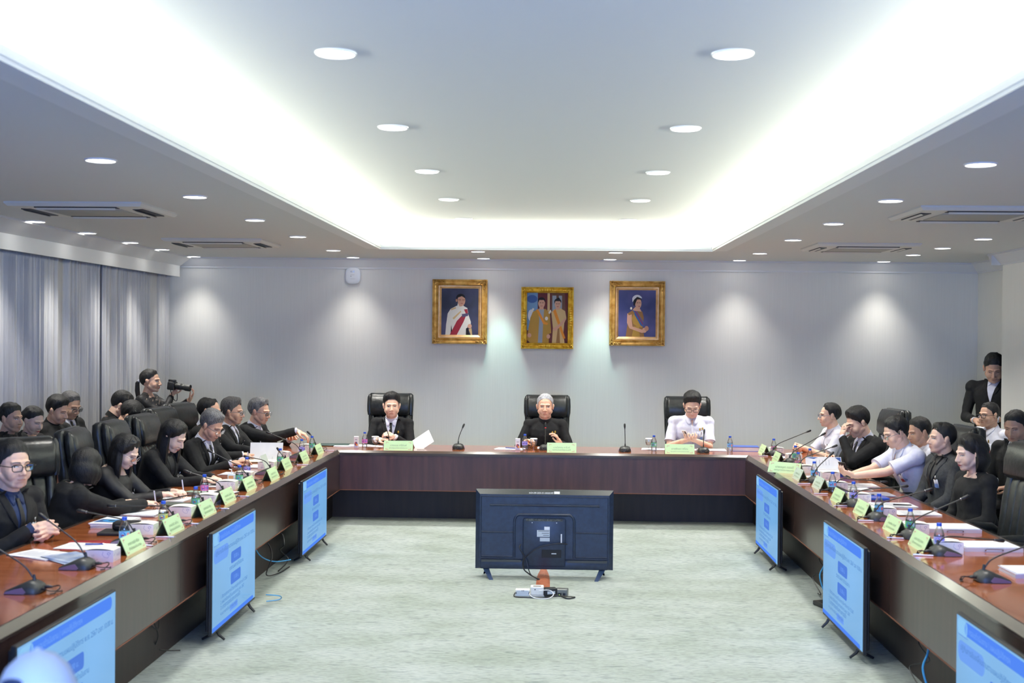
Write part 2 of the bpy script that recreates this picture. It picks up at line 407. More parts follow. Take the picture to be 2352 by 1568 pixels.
# ------------------------------------------------------------------ ceiling cassette air conditioners
ac_m = mat('ac_plastic', rgb(216, 214, 206), .5); slot_m = mat('ac_slot', rgb(24, 28, 44), .5)
grille_m = noise_mat('ac_grille', rgb(158, 156, 148), rgb(176, 174, 166), 300, .6, .2, 1)
def make_ac():
    t = thing('air_conditioner', '', 'air conditioner')
    w, d = .5, .43
    prof = [(w, d, 0), (w, d, -.012), (w - .02, d - .02, -.032), (w - .09, d - .09, -.036)]
    rings = [[(-a, -b, z), (a, -b, z), (a, b, z), (-a, b, z)] for a, b, z in prof]
    obj('panel', MB().loft(rings), ac_m, t, smooth=20)
    obj('grille', MB().rbox(-.29, .29, -.24, .24, -.043, -.034, .006, 2), grille_m, t)
    for x0, x1, y0, y1 in ((-.3, .3, -d + .05, -d + .125), (-.3, .3, d - .125, d - .05), (-w + .05, -w + .125, -.25, .25), (w - .125, w - .05, -.25, .25)):
        s = obj('air_outlet', MB().box(x0, x1, y0, y1, -.040, -.034), slot_m, t)
        l = MB()
        if x1 - x0 > y1 - y0: l.add([(x0 + .01, y0 + .006, -.041), (x1 - .01, y0 + .006, -.041), (x1 - .01, y0 + .020, -.05), (x0 + .01, y0 + .020, -.05), (x0 + .01, y0 + .020, -.053), (x1 - .01, y0 + .020, -.053)], [(0, 1, 2, 3), (3, 2, 5, 4)])
        else: l.add([(x0 + .006, y0 + .01, -.041), (x0 + .006, y1 - .01, -.041), (x0 + .022, y1 - .01, -.05), (x0 + .022, y0 + .01, -.05)], [(0, 1, 2, 3)])
        obj('flap', l, ac_m, s, smooth=0)
    return t
ac = make_ac()
for i, (x, y, lb) in enumerate(((-3.46, 9.2, 'nearer square ceiling air conditioner on the left, over the spectators'), (-3.39, 12.54, 'farther square ceiling air conditioner on the left, close to the back wall'),
                                (3.03, 9.13, 'nearer square ceiling air conditioner on the right'), (3.04, 12.55, 'farther square ceiling air conditioner on the right, close to the back wall'))):
    o = ac if i == 0 else dup(ac, (x, y, ZC), 0)
    o.location = (x, y, ZC); o['label'] = lb; o['group'] = 'ceiling cassette air conditioners'

# ------------------------------------------------------------------ conference tables
def table(name_label, plan_top, panels, kicks, edge, extra=None):
    t = thing('conference_table', name_label, 'table', group='tables of the horseshoe'); return t
TZ = .75
lt = thing('conference_table', 'long glossy brown table wing on the left, with three screens standing before it', 'table', (-2.6, 8, 0), 0, 'tables of the horseshoe')
rt = thing('conference_table', 'long glossy brown table wing on the right, with three screens standing before it', 'table', (2.4, 8, 0), 0, 'tables of the horseshoe')
bt = thing('conference_table', 'glossy brown head table across the back, under the three portraits', 'table', (0, 13.4, 0), 0, 'tables of the horseshoe')
XLi, XLo, XRi, XRo, YBi, YBo = -2.30, -3.02, 2.05, 2.77, 13.08, 13.84
YN = 1.2
def wing(t, xi, xo, s):
    # s: +1 when the aisle lies towards +x
    ox, oy = t.location.x, t.location.y
    def q(x0, x1, y0, y1, z0, z1, mb=None):
        mb = mb or MB(); return mb.box(min(x0, x1) - ox, max(x0, x1) - ox, y0 - oy, y1 - oy, z0, z1)
    obj('tabletop', q(xi, xo, YN, YBo if s < 0 else YBo, TZ - .035, TZ), wood_top, t)
    e = MB(); e.prism([(xi - ox, TZ), (xi + s * .012 - ox, TZ + .002), (xi + s * .05 - ox, TZ - .03), (xi + s * .05 - ox, TZ - .045), (xi - ox, TZ - .045)], 'y', YN - oy, YBi - oy - .0)
    obj('edge_band', e, edge_m, t, smooth=20)
    obj('edge_band', q(xo - s * .03, xo, YN, YBo, TZ - .045, TZ + .001), edge_m, t)
    y = YN; cuts = [4.4, 7.45, 10.4, YBi]
    for y1 in cuts:
        obj('front_panel', q(xi + s * .045, xi + s * .02, y + .002, y1 - .002, .34, TZ - .045), wood_dark, t); y = y1
    obj('edge_strip', q(xi + s * .047, xi + s * .018, YN, YBi, .332, .34), raw_m, t)
    obj('kick_panel', q(xi - s * .09, xi - s * .115, YN, YBo, 0, .36), wood_kick, t)
    for yy in (YN + .02, 4.4, 7.45, 10.4): obj('support', q(xi - s * .1, xo + s * .1, yy, yy + .03, 0, TZ - .035), wood_kick, t)
wing(lt, XLi, XLo, 1); wing(rt, XRi, XRo, -1)
def q(x0, x1, y0, y1, z0, z1): return MB().box(x0, x1, y0 - 13.4, y1 - 13.4, z0, z1)
obj('tabletop', q(XLi, XRi, YBi, YBo, TZ - .035, TZ), wood_top, bt)
e = MB(); e.prism([(YBi - 13.4, TZ), (YBi - 13.412, TZ + .002), (YBi - 13.45, TZ - .02), (YBi - 13.45, TZ - .045), (YBi - 13.4, TZ - .045)], 'x', XLi + .0, XRi)
obj('edge_band', e, edge_m, bt, smooth=20)
obj('front_panel', q(XLi + .03, XRi - .03, YBi - .045, YBi - .02, .34, TZ - .045), noise_mat('head_panel_veneer', rgb(62, 38, 40), rgb(78, 48, 48), 4, .42, .02, 5, (5, 5, .5), coat=.25), bt)
obj('edge_strip', q(XLi + .03, XRi - .03, YBi - .047, YBi - .018, .332, .34), raw_m, bt)
obj('kick_panel', q(XLi - .1, XRi + .1, YBi + .29, YBi + .315, 0, .36), wood_kick, bt)

# ------------------------------------------------------------------ LED wall at the front of the room (behind the camera)
lw = thing('video_wall', 'large glowing blue video wall standing behind the camera', 'screen', (0, -1.5, 0))
obj('housing', MB().box(-2.0, 2.0, -.12, 0, .5, 2.85), black_m, lw)
obj('display', MB().box(-1.95, 1.95, 0, .01, .55, 2.8), emis('video_wall_glow', (.20, .38, 1.0), 11.5), lw)
obj('stand', MB().box(-1.9, -1.8, -.2, 0, 0, .5).box(1.8, 1.9, -.2, 0, 0, .5), black_m, lw)

# ------------------------------------------------------------------ people
def fuse(mb, voxel, smooth_it=3, name='body'):
    """union of overlapping closed pieces as one continuous surface"""
    me = mb.mesh(name + '_pieces'); o = bpy.data.objects.new('fuse_tmp', me); COL.objects.link(o)
    r = o.modifiers.new('r', 'REMESH'); r.mode = 'VOXEL'; r.voxel_size = voxel; r.adaptivity = 0
    if smooth_it:
        s = o.modifiers.new('s', 'SMOOTH'); s.factor = .5; s.iterations = smooth_it
    dg = bpy.context.evaluated_depsgraph_get(); dg.update()
    out = bpy.data.meshes.new_from_object(o.evaluated_get(dg)); bpy.data.objects.remove(o); bpy.data.meshes.remove(me)
    out.name = name; out.materials.clear(); return out
def bvh_of(me): return BVHTree.FromPolygons([v.co.copy() for v in me.vertices], [tuple(p.vertices) for p in me.polygons])
def smoothstep(a, b, x):
    t = max(0, min(1, (x - a) / (b - a))); return t * t * (3 - 2 * t)
def skin_mat(key, c):
    n = 'skin_' + key
    if n in MATS: return MATS[n]
    m = noise_mat(n, tuple(v * .93 for v in c), tuple(min(1, v * 1.05) for v in c), 14, .48, .03, 3)
    N, L, b = nodes(m); b.inputs['Subsurface Weight'].default_value = .08; b.inputs['Subsurface Radius'].default_value = (.01, .004, .002)
    return m
SK = {'light': rgb(240, 200, 174), 'fair': rgb(246, 212, 190), 'tan': rgb(230, 184, 156), 'brown': rgb(214, 170, 144), 'dark': rgb(160, 112, 90)}
def hair_mat(key, c1, c2):
    return noise_mat('hair_' + key, c1, c2, 30, .55, .5, 5, (6, 6, 1.0))
HM = {'black': hair_mat('black', rgb(8, 8, 9), rgb(20, 19, 20)), 'brown': hair_mat('brown', rgb(20, 16, 15), rgb(36, 30, 27)),
      'grey': hair_mat('grey', rgb(62, 62, 64), rgb(138, 138, 140)), 'silver': hair_mat('silver', rgb(140, 142, 146), rgb(205, 206, 210)),
      'salt': hair_mat('salt', rgb(42, 41, 42), rgb(102, 100, 100))}
CLOTH = {'black': noise_mat('black_suit_cloth', rgb(12, 13, 15), rgb(20, 21, 24), 40, .85, .1, 3),
         'charcoal': noise_mat('charcoal_suit_cloth', rgb(48, 50, 53), rgb(60, 62, 65), 60, .85, .1, 3),
         'white': noise_mat('white_shirt_cloth', rgb(222, 224, 240), rgb(236, 238, 250), 20, .75, .06, 3),
         'navy': noise_mat('navy_shirt_cloth', rgb(30, 46, 82), rgb(40, 58, 96), 20, .75, .06, 3),
         'blacksilk': noise_mat('black_blouse_cloth', rgb(22, 22, 25), rgb(34, 34, 38), 20, .6, .1, 3)}
tie_m = mat('black_tie', rgb(16, 16, 18), .55); eye_w = mat('eye_white', rgb(226, 222, 218), .3); eye_d = mat('eye_iris', rgb(30, 20, 16), .2)
lid_m = mat('lash_line', rgb(48, 32, 28), .6); steel = mat('chrome', rgb(200, 200, 205), .18, 1); gold = mat('gold_pin', rgb(214, 170, 70), .3, 1)
lens_clear = clear('spectacle_lens', (.96, .97, .98), .02, .04); shoe_m = mat('black_shoe', rgb(18, 18, 19), .3)
badge_w = mat('badge_card', rgb(225, 225, 228), .4); badge_r = mat('badge_print', rgb(190, 80, 80), .5); badge_b = mat('badge_strip', rgb(120, 150, 200), .5)
C0 = V((0, -.012, .01))
ELL = ((V((0, -.018, .028)), V((.076, .097, .088))), (V((0, .018, -.018)), V((.067, .074, .088))))
def head_r(d):
    best = .05
    for c, r in ELL:
        o = V(((C0.x - c.x) / r.x, (C0.y - c.y) / r.y, (C0.z - c.z) / r.z)); q = V((d.x / r.x, d.y / r.y, d.z / r.z))
        A = q.dot(q); B = o.dot(q); Cc = o.dot(o) - 1; D = B * B - A * Cc
        if D > 0: best = max(best, (-B + math.sqrt(D)) / A)
    return best
def interp(tab, x):
    if x <= tab[0][0]: return tab[0][1]
    for (a, va), (b, vb) in zip(tab[:-1], tab[1:]):
        if x <= b: return va + (vb - va) * smoothstep(0, 1, (x - a) / (b - a))
    return tab[-1][1]
def make_hair(root, hp, Rh, k, st, m, gdown, seed):
    """a shell grown from the crown to the hairline; long styles hang on from there"""
    kind = st.get('s', 'short'); front = st.get('front', 38); T = st.get('t', .02); side = st.get('side', .006); L = st.get('len', .0)
    part = st.get('part', 0); az_open = st.get('open', 62)
    if kind in ('bob', 'long'):
        tab = [(0, front), (20, front - 2), (40, front - 16), (az_open - 6, 2), (az_open, -4), (180, -6)]
    elif kind == 'tied':
        tab = [(0, front), (25, front - 4), (50, front - 18), (72, 12), (88, -2), (105, -14), (140, -34), (180, -40)]
    else:
        tab = [(0, front), (22, front - 1), (38, front - st.get('temple', 10)), (58, front - 20), (70, 2), (76, -12), (84, -12), (92, 8), (102, 4), (112, -18), (140, -38), (180, -42)]
    NA, NV, ND = 96, 18, (9 if kind in ('bob', 'long') else 0)
    rnd = random.Random(seed); rings = []
    for j in range(NV + ND + 1):
        ring = []
        for i in range(NA):
            az = -180 + 360 * i / NA; a = abs(az); el1 = interp(tab, a)
            v = min(1, j / NV); el = 90 - (90 - el1) * v
            e, z_ = R_(el), R_(az); d = V((math.sin(z_) * math.cos(e), math.cos(z_) * math.cos(e), math.sin(e)))
            w = smoothstep(5, 62, el + (10 if a < 50 else 0)); th = side + (T - side) * w
            if kind in ('bob', 'long'): th = side + (T - side) * w if a < az_open else max(side, T * .8)
            th *= .06 + .94 * (1 - smoothstep(.55, 1.0, v)) if (ND == 0 or a < az_open) else 1
            if 'bald' in st and el > 90 - st['bald']: th *= smoothstep(90 - st['bald'] * .7, 90 - st['bald'], el) * .9 + .02
            if part: th -= .006 * math.exp(-((az - part) / 7) ** 2) * w
            if 'quiff' in st and a < 55: th += st['quiff'] * math.exp(-((el - 55) / 16) ** 2) * math.cos(R_(a * 1.5))
            p0 = C0 + d * head_r(d)
            nn = noise.noise(V((p0.x * 62 + seed, p0.y * 40, p0.z * 26)))
            p = C0 + d * (head_r(d) + th + nn * .0055 * (1 if th > .006 else .25) + .0015)
            if ND and j > NV and a >= az_open:
                f = (j - NV) / ND; Ln = L * (1 - .12 * math.cos(R_(az)) if kind == 'bob' else 1)
                out = V((p.x, p.y, 0)).normalized()
                p = p + gdown * Ln * f + out * (.018 * math.sin(PI * min(1, f * 1.1)) - .022 * f * f) + V((0, 0, 0))
                p += V((1, 1, 0)) * nn * .004
            ring.append(hp(*p))
        rings.append(ring)
    mb = MB(); mb.loft(rings, 0, False)
    mb.add([rings[0][i] for i in range(NA)], [tuple(range(NA))])
    o = obj('hair', mb, m, root, smooth=80)
    if ND:
        s = o.modifiers.new('thick', 'SOLIDIFY'); s.thickness = .007; s.offset = -1
    if kind == 'tied' and st.get('tail'):
        t = MB(); b = hp(0, -.115, .0); g = V((0, 0, -1)); pts = [b + V((0, -.01, .01)), b + V((0, -.035, -.02)), b + V((0, -.035, -.10)), b + V((0, -.02, -.2)), b + V((0, -.01, -.28))]
        t.tube(pts, [.014, .022, .026, .022, .008], 12); obj('ponytail', t, m, root, smooth=80)
        obj('hair_tie', MB().tube([b + V((0, -.008, .008)), b + V((0, -.022, -.004))], .017, 12), mat('hair_tie', rgb(190, 190, 200), .4), root)
    if st.get('bun'):
        c = hp(0, -.118, .02); obj('hair_bun', MB().ell(c, (.034, .03, .032)), m, root, smooth=80)
    return o
def hand(mb, Wp, d, n, side, curl=.5, k=1, pinch=0, voxfan=.14):
    """palm, four unequal bent fingers and a thumb leaving the side of the palm; d fingers, n palm normal, side +1 = thumb towards d x n"""
    d = d.normalized(); n = (n - d * n.dot(d)).normalized(); s = d.cross(n) * side
    P = lambda a, b, c: Wp + d * a * k + s * b * k + n * c * k
    mb.cap(Wp - d * .03 * k, P(.03, 0, 0), .026 * k, .024 * k)
    kn = [(.088, .031), (.093, .0105), (.089, -.0105), (.080, -.030)]
    for a, b in kn: mb.cap(P(.018, b * .55, 0), P(a, b, 0), .0155 * k, .0115 * k, 10)
    mb.cap(P(.02, .024, .008), P(.06, .026, .006), .016 * k, .012 * k, 8)
    ln = [(.040, .025, .020), (.044, .028, .021), (.041, .026, .020), (.032, .020, .018)]
    for i, ((a, b), L3) in enumerate(zip(kn, ln)):
        p = P(a, b, 0); c = curl * (.75 + .12 * i) if not pinch or i > 0 else curl * .55; ang = c * .8
        fan = (1.5 - i) * voxfan * (1 - .6 * min(1, curl)); rr = (.0092, .0094, .009, .008)[i]
        for j, l in enumerate(L3):
            dd = (d * math.cos(ang) + n * math.sin(ang) + s * fan).normalized()
            q = p + dd * l * k; mb.cap(p, q, rr * k * (1 - .08 * j), rr * k * (.94 - .08 * j), 8); p = q; ang += c * (1.15, .9, 0)[j]
    t0 = P(.026, .034, .006); t1 = P(.058, .056, .014 + .012 * curl); t2 = P(.088, .050 - .018 * curl, .024 + .022 * curl)
    t3 = P(.108, .040 - .028 * curl, .028 + .026 * curl)
    mb.cap(P(.01, .018, .004), t0, .016 * k, .0145 * k, 8); mb.cap(t0, t1, .0135 * k, .0118 * k, 8); mb.cap(t1, t2, .0115 * k, .0105 * k, 8); mb.cap(t2, t3, .0105 * k, .0085 * k, 8)
    return P(.098, .030, .03)
def ik(Sh, Wr, a, b, hint):
    D = (Wr - Sh); L = D.length
    if L > (a + b) * .985: Wr = Sh + D.normalized() * (a + b) * .985; D = Wr - Sh; L = D.length
    u = D.normalized(); x = (a * a - b * b + L * L) / (2 * L); h = math.sqrt(max(0, a * a - x * x))
    pr = hint - u * hint.dot(u); return Sh + u * x + pr.normalized() * h, Wr
NP = [0]
def person(label, H, face, head=(0, 0, 0), back=.16, zp=.54, hands=None, outfit='suit', col='black', hair=None, hcol='black', skin='tan', k=1.08, bw=1.0,
           glasses=None, badge=0, pin=0, female=0, stand=0, eyes=1, tie=1, shirt='white', headset=0, ph=(0, 0), earring=0, legs=1, patch_neck=0, group='people in the meeting room', bald=None, mouth=0):
    NP[0] += 1; seed = NP[0] * 3.7
    root = thing('person', label, 'person', (H[0], H[1], 0), R_(face - 90), group)
    Hc = V((0, 0, H[2])); Rh = (Matrix.Rotation(R_(head[0]), 3, 'Z') @ Matrix.Rotation(-R_(head[1]), 3, 'X') @ Matrix.Rotation(R_(head[2]), 3, 'Y'))
    hp = lambda x, y, z: Hc + Rh @ (V((x, y, z)) * k)
    Rn = (Matrix.Rotation(R_(head[0] * .5), 3, 'Z') @ Matrix.Rotation(-R_(head[1] * .75), 3, 'X'))
    Nk = Hc + Rn @ V((0, -.03, -.115)) * k + V((ph[0], -.014, -.018)) * k
    P = V((0 + ph[1], -back, zp)); u = (Nk - P).normalized(); r = V((1, 0, 0)); r = (r - u * u.x).normalized(); f = u.cross(r)
    Lt = (Nk - P).length
    ct = lambda t, x, y: P + u * Lt * t + r * x + f * y
    wsh = (.172 if not female else .152) * bw * (k / 1.08)
    prof = [(0, .165, .125, 0), (.15, .162, .122, .01), (.35, .15 * (1 if not female else .9), .108, .014), (.55, .155 * (1 if not female else .93), .11, .02), (.72, .168, .118, .018), (.84, .172, .108, .004), (.93, .13, .082, -.006), (1.0, .07, .062, -.01)]
    def torso(mb, g, t0=0, hem=0, top=1.0):
        rings = []
        ps = [p for p in prof if p[0] >= t0 and p[0] <= top]
        if hem: rings.append([ct(-.10, (ps[0][1] + g + .006) * bw * math.cos(a) , (ps[0][2] + g + .006) * bw * math.sin(a)) for a in [2 * PI * i / 28 for i in range(28)]])
        for t, w, dpt, off in ps:
            w = (w if not female else w * .93) * bw + g; dpt = dpt * bw + g; ring = []
            for i in range(28):
                a = 2 * PI * i / 28; ca, sa = math.cos(a), math.sin(a)
                ring.append(ct(t, w * math.copysign(abs(ca) ** .8, ca), dpt * math.copysign(abs(sa) ** .85, sa) + off))
            rings.append(ring)
        mb.loft(rings)
        for s in (-1, 1):
            mb.cap(Nk + u * -.02 + r * s * .03, sh[s] + u * .004, .040 + g, .045 * bw + g)
            mb.ell(sh[s], (.057 * bw + g, .060 * bw + g, .060 * bw + g))
            if female: mb.ell(ct(.66, s * .066, .095), (.062 + g * .5, .055 + g * .5, .062 + g * .5))
    sh = {s: Nk - u * .062 + r * s * wsh + f * .004 for s in (-1, 1)}
    ua, fa = .285 * k / 1.08, .255 * k / 1.08
    hands = hands or {}
    arm = {}
    for s in (-1, 1):
        h = dict(t=(s * .13, .30, TZ + .045), curl=.5); h.update(hands.get(s, {}))
        Wr = V(h['t']); hint = V(h.get('hint', (s * .55, -.25, -1)))
        if stand and s not in hands: Wr = V((s * (wsh + .09), .05, zp - .06)); h['d'] = (0, .1, -1); h['n'] = (-s, 0, 0)
        E_, Wr = ik(sh[s], Wr, ua, fa, hint); fd = (Wr - E_).normalized()
        d = V(h['d']).normalized() if 'd' in h else (fd + V((-s * .35, 0, -.05))).normalized()
        n = V(h.get('n', (0, 0, -1))); arm[s] = (sh[s], E_, Wr, d, n, h.get('curl', .5), h)
    # ---- skin: head, neck, torso, arms and hands fused into one surface
    b = MB()
    for c, rr in ELL: b.ell(hp(*c), rr * k, 20, 14, rot=Rh)
    b.ell(hp(0, .026, -.060), V((.056, .060, .052)) * k * (1 if not female else .96), 16, 10, rot=Rh); b.ell(hp(0, .060, -.090), V((.026, .022, .020)) * k, 10, 8, rot=Rh)
    for s in (-1, 1):
        b.cap(hp(s * .054, .0, -.046), hp(s * .024, .050, -.084), .022 * k, .021 * k)
        b.ell(hp(s * .036, .050, -.036), V((.029, .031, .036)) * k, 12, 8, rot=Rh)
        b.ell(hp(s * .0118, .096, -.036), V((.0085, .009, .0075)) * k, 8, 6, rot=Rh)
        b.cap(hp(s * .010, .081, .022), hp(s * .042, .068, .022), .0105 * k, .009 * k, 8)
        er = Rh @ Matrix.Rotation(R_(s * -18), 3, 'Z')
        b.ell(hp(s * .078, -.008, -.002), V((.0085, .017, .031)) * k, 10, 8, rot=er); b.ell(hp(s * .083, -.014, .010), V((.009, .014, .018)) * k, 8, 6, rot=er)
    b.cap(hp(0, .084, .012), hp(0, .106, -.031), .0075 * k, .0112 * k, 8)
    b.ell(hp(0, .083, -.058), V((.024, .011, .0065)) * k, 10, 8, rot=Rh); b.ell(hp(0, .080, -.069), V((.020, .012, .0065)) * k, 10, 8, rot=Rh)
    nr = (.056 if not female else .045) * k
    b.cap(hp(0, -.022, -.06), Nk + u * .0, nr, nr * 1.08, 14); b.cap(Nk, Nk - u * .06, nr * 1.08, nr * 1.3)
    torso(b, -.004)
    for s in (-1, 1):
        A, E_, Wr, d, n, cu, h = arm[s]; tk = .9 if female else 1.0
        b.cap(A, E_, .047 * tk, .038 * tk); b.cap(E_, E_.lerp(Wr, .35), .038 * tk, .038 * tk); b.cap(E_.lerp(Wr, .35), Wr, .038 * tk, .027 * tk)
        h['tip'] = hand(b, Wr + d * .012, d, n, h.get('side', -s), cu, .98 * k / 1.08 * (.9 if female else 1), h.get('pinch', 0))
    sk = fuse(b, .005, 3, 'body'); Ri = Rh.transposed()
    for v in sk.vertices:
        qv = Ri @ (v.co - Hc) / k
        if qv.y > .02 and qv.length < .16:
            ds = 0
            for s in (-1, 1): ds += math.exp(-((qv.x - .031 * s) ** 2 / .00026 + (qv.z - .002) ** 2 / .00012))
            gm = math.exp(-((qv.z + .0635) / .0032) ** 2 - (qv.x / .02) ** 2)
            if ds > .01 or gm > .01: v.co -= Rh @ V((0, .0085 * ds + .0025 * gm, 0)) * k
    sk.materials.append(skin_mat(skin, SK[skin])); sk.shade_smooth()
    bo = bpy.data.objects.new('body', sk); COL.objects.link(bo); bo.parent = root
    T = bvh_of(sk); fw = Rh @ V((0, 1, 0))
    def onface(x, z, off=.0015):
        o_ = hp(x, .25, z); h_ = T.ray_cast(o_, -fw, .4); p = h_[0] if h_[0] else hp(x, .09, z); return p + fw * off * k
    def facepatch(name, cols, m, off=.0015, mi=0):
        mb = MB(); rings = [[onface(x, z0 + (z1 - z0) * i / 3, off) for i in range(4)] for x, z0, z1 in cols]
        mb.loft(rings, mi, False, False); return mb
    if eyes:
        op = eyes if eyes != 1 else 1.0
        for s in (-1, 1):
            xs = [(-.0135 + .027 * i / 8) for i in range(9)]
            hgt = lambda x: .0046 * op * (1 - (x / .014) ** 2)
            mb = facepatch('eye', [(s * .0315 + x, .001 - hgt(x) * .75, .001 + hgt(x)) for x in xs], eye_w, .001)
            c = onface(s * .0315, .0015, .0018); rx = Rh @ V((1, 0, 0)); rz = Rh @ V((0, 0, 1)); rr = .0052 * k * min(1, op + .15)
            mb.add([c + rx * .0052 * k * math.cos(a) + rz * min(rr, .0052 * k * op) * math.sin(a) for a in [2 * PI * i / 12 for i in range(12)]], [tuple(range(12))], 1)
            obj('eye', mb, [eye_w, eye_d], root)
            lm = facepatch('l', [(s * .0315 + x * 1.08, .001 + hgt(x) - .0004, .001 + hgt(x) + .0022) for x in xs], lid_m, .0022); obj('eyelid', lm, lid_m, root)
            ht = .0028 if female else .0042
            bm_ = facepatch('b', [(s * (.013 + .034 * i / 7), .0185 + .0055 * math.sin(PI * (.15 + .75 * i / 7)) - ht * (1 - .5 * i / 7) * .5, .0185 + .0055 * math.sin(PI * (.15 + .75 * i / 7)) + ht * (1 - .5 * i / 7) * .5) for i in range(8)], None, .0016)
            obj('eyebrow', bm_, HM['brown'] if hcol in ('black', 'brown', 'salt') else HM['grey'], root)
        lipm = mat('lips_rose', rgb(196, 84, 88), .45) if female else mat('lips_' + skin, tuple(a * b_ for a, b_ in zip(SK[skin], (.80, .60, .58))), .5)
        lp = facepatch('lp', [(x, -.0635 - .0072 * (1 - (abs(x) / .023) ** 1.6), -.0635 + .0062 * (1 - (abs(x) / .023) ** 1.4)) for x in [(-.0225 + .045 * i / 10) for i in range(11)]], lipm, .0012)
        obj('lips', lp, lipm, root)
    gd = Ri @ V((0, 0, -1)); gdown = (gd * .75 + V((0, 0, -1)) * .25).normalized()
    if hair: make_hair(root, hp, Rh, k, hair, HM[hcol], gdown, seed)
    if glasses:
        gm = mat('frame_' + glasses, rgb(24, 22, 22) if glasses == 'black' else rgb(150, 150, 158), .3, 0 if glasses == 'black' else .8)
        g = MB(); yo = .103; rd = .0020 * k
        for s in (-1, 1):
            pts = [hp(s * .033 + x, yo - .006 * ((s * .033 + x) / .05) ** 2, -.003 + z) for x, z in rrect(-.025, .025, -.017, .016, .012, 4)]
            g.tube(pts + [pts[0]], rd, 6); lens_pts = pts
            lb = MB(); lb.poly(lens_pts); obj('lens', lb, lens_clear, root, smooth=0)
            g.tube([hp(s * .057, yo - .008, .003), hp(s * .074, .085, .006), hp(s * .083, .03, .006), hp(s * .083, -.005, .004), hp(s * .082, -.02, -.012)], rd, 6)
        g.tube([hp(-.009, yo, .0), hp(0, yo + .003, .003), hp(.009, yo, .0)], rd, 6)
        obj('spectacles', g, gm, root)
    if headset:
        obj('earpiece', MB().tube([hp(-.088, -.02, .02), hp(-.095, -.012, .03), hp(-.094, .006, .02), hp(-.09, .008, -.002)], .004, 6), black_m, root)
    if earring: obj('earring', MB().ell(hp(-.086, -.004, -.034), (.005, .005, .008)), steel, root)
    # ---- clothes
    long_ = outfit in ('suit', 'jacket', 'blouse', 'mandarin'); g = .014 if outfit in ('suit', 'jacket') else .009
    cm = CLOTH[col]; c = MB(); torso(c, g, hem=1, top=.95 if outfit in ('blouse',) else 1.0)
    for s in (-1, 1):
        A, E_, Wr, d, n, cu, h = arm[s]; w = 1.0 if not female else .92
        if long_:
            c.cap(A, E_, (.053 + g) * w, (.043 + g) * w); X = E_.lerp(Wr, .9 if outfit != 'blouse' else .86)
            c.cap(E_, X, (.043 + g) * w, (.030 + g) * w)
        else:
            X = A.lerp(E_, .78); c.cap(A, X - (E_ - A).normalized() * .03, .060, .060)
            dd = (E_ - A).normalized(); c.tube([A.lerp(E_, .3), X], [.058, .064], 16)
    cl = fuse(c, .0095, 2, 'cloth')
    nrm = [v.normal.copy() for v in cl.vertices]
    for i, v in enumerate(cl.vertices):
        q_ = v.co * 9 + V((seed, 0, 0)); q2 = v.co * 22 + V((0, seed, 0))
        w1 = noise.noise(V((q_.x, q_.y, q_.z * .6))); w2 = noise.noise(q2)
        v.co += nrm[i] * ((abs(w1) - .25) * .011 + w2 * .0025) * (1 if outfit != 'polo' else .9)
    cl.materials.append(cm); cl.shade_smooth()
    o = bpy.data.objects.new({'suit': 'jacket', 'jacket': 'jacket', 'blouse': 'blouse', 'mandarin': 'jacket', 'polo': 'shirt'}[outfit], cl); COL.objects.link(o); o.parent = root
    TC = bvh_of(cl); tb = MB(); torso(tb, g); TT = BVHTree.FromPolygons([V(p) for p in tb.v], tb.f)
    def onc(x, z, off):
        h_ = TT.ray_cast(Nk + r * x + u * z + f * .5, -f, .7); p = h_[0] if h_[0] else Nk + r * x + u * z + f * .07
        h2 = TC.ray_cast(p + f * .022, -f, .05); return (h2[0] if h2[0] else p) + f * off
    def cpatch(name, rows, m, off, th=0, nx=4):
        """rows of (z, x0, x1) from top to bottom, laid on the chest"""
        mb = MB(); rings = [[onc(x0 + (x1 - x0) * i / nx, z, off) for i in range(nx + 1)] for z, x0, x1 in rows]
        # smooth the depth so that the cloth falls straight
        mb.loft(rings, 0, False, False); ob = obj(name, mb, m, root, smooth=80)
        if th: md = ob.modifiers.new('thick', 'SOLIDIFY'); md.thickness = th; md.offset = 1
        return ob
    sm = CLOTH[shirt] if shirt in CLOTH else CLOTH['white']
    def neckband(m, h0, h1, rr, name='collar'):
        ax = (hp(0, -.022, -.06) - Nk).normalized(); rx = V((1, 0, 0)); ry = ax.cross(rx).normalized() * 1.0; rx = ry.cross(ax)
        rings = []
        for h_, q_ in ((h0, rr + .012), ((h0 + h1) / 2, rr + .006), (h1, rr + .003), (h1, rr - .003)):
            rings.append([Nk + ax * (h_ + .012 * (-math.sin(a))) + (rx * math.cos(a) + ry * math.sin(a)) * q_ for a in [2 * PI * i / 28 for i in range(28)]])
        obj(name, MB().loft(rings, 0, False), m, root, smooth=80)
    if outfit in ('suit', 'jacket'):
        if outfit == 'suit' or shirt == 'navy':
            neckband(sm, -.012, .034, nr * 1.06, 'shirt_collar')
            cpatch('shirt_front', [(.02 - .26 * i / 10, -.066 * (1 - i / 10) - .004, .066 * (1 - i / 10) + .004) for i in range(11)], sm, .003)
            for s in (-1, 1):
                cpatch('shirt_collar', [(.012, s * .012, s * .055), (-.01, s * .006, s * .058), (-.03, s * .016, s * .052), (-.05, s * .034, s * .044)], sm, .010, .002)
        else:
            cpatch('blouse_front', [(.0 - .2 * i / 8, -.045 * (1 - i / 8) - .003, .045 * (1 - i / 8) + .003) for i in range(9)], mat('sequin_top', rgb(30, 30, 36), .35), .003)
        if tie and outfit == 'suit':
            cpatch('necktie', [(-.018, -.016, .016), (-.04, -.012, .012)] + [(-.045 - .24 * i / 8, -.013 - .011 * i / 8, .013 + .011 * i / 8) for i in range(9)], tie_m, .009, .003, 3)
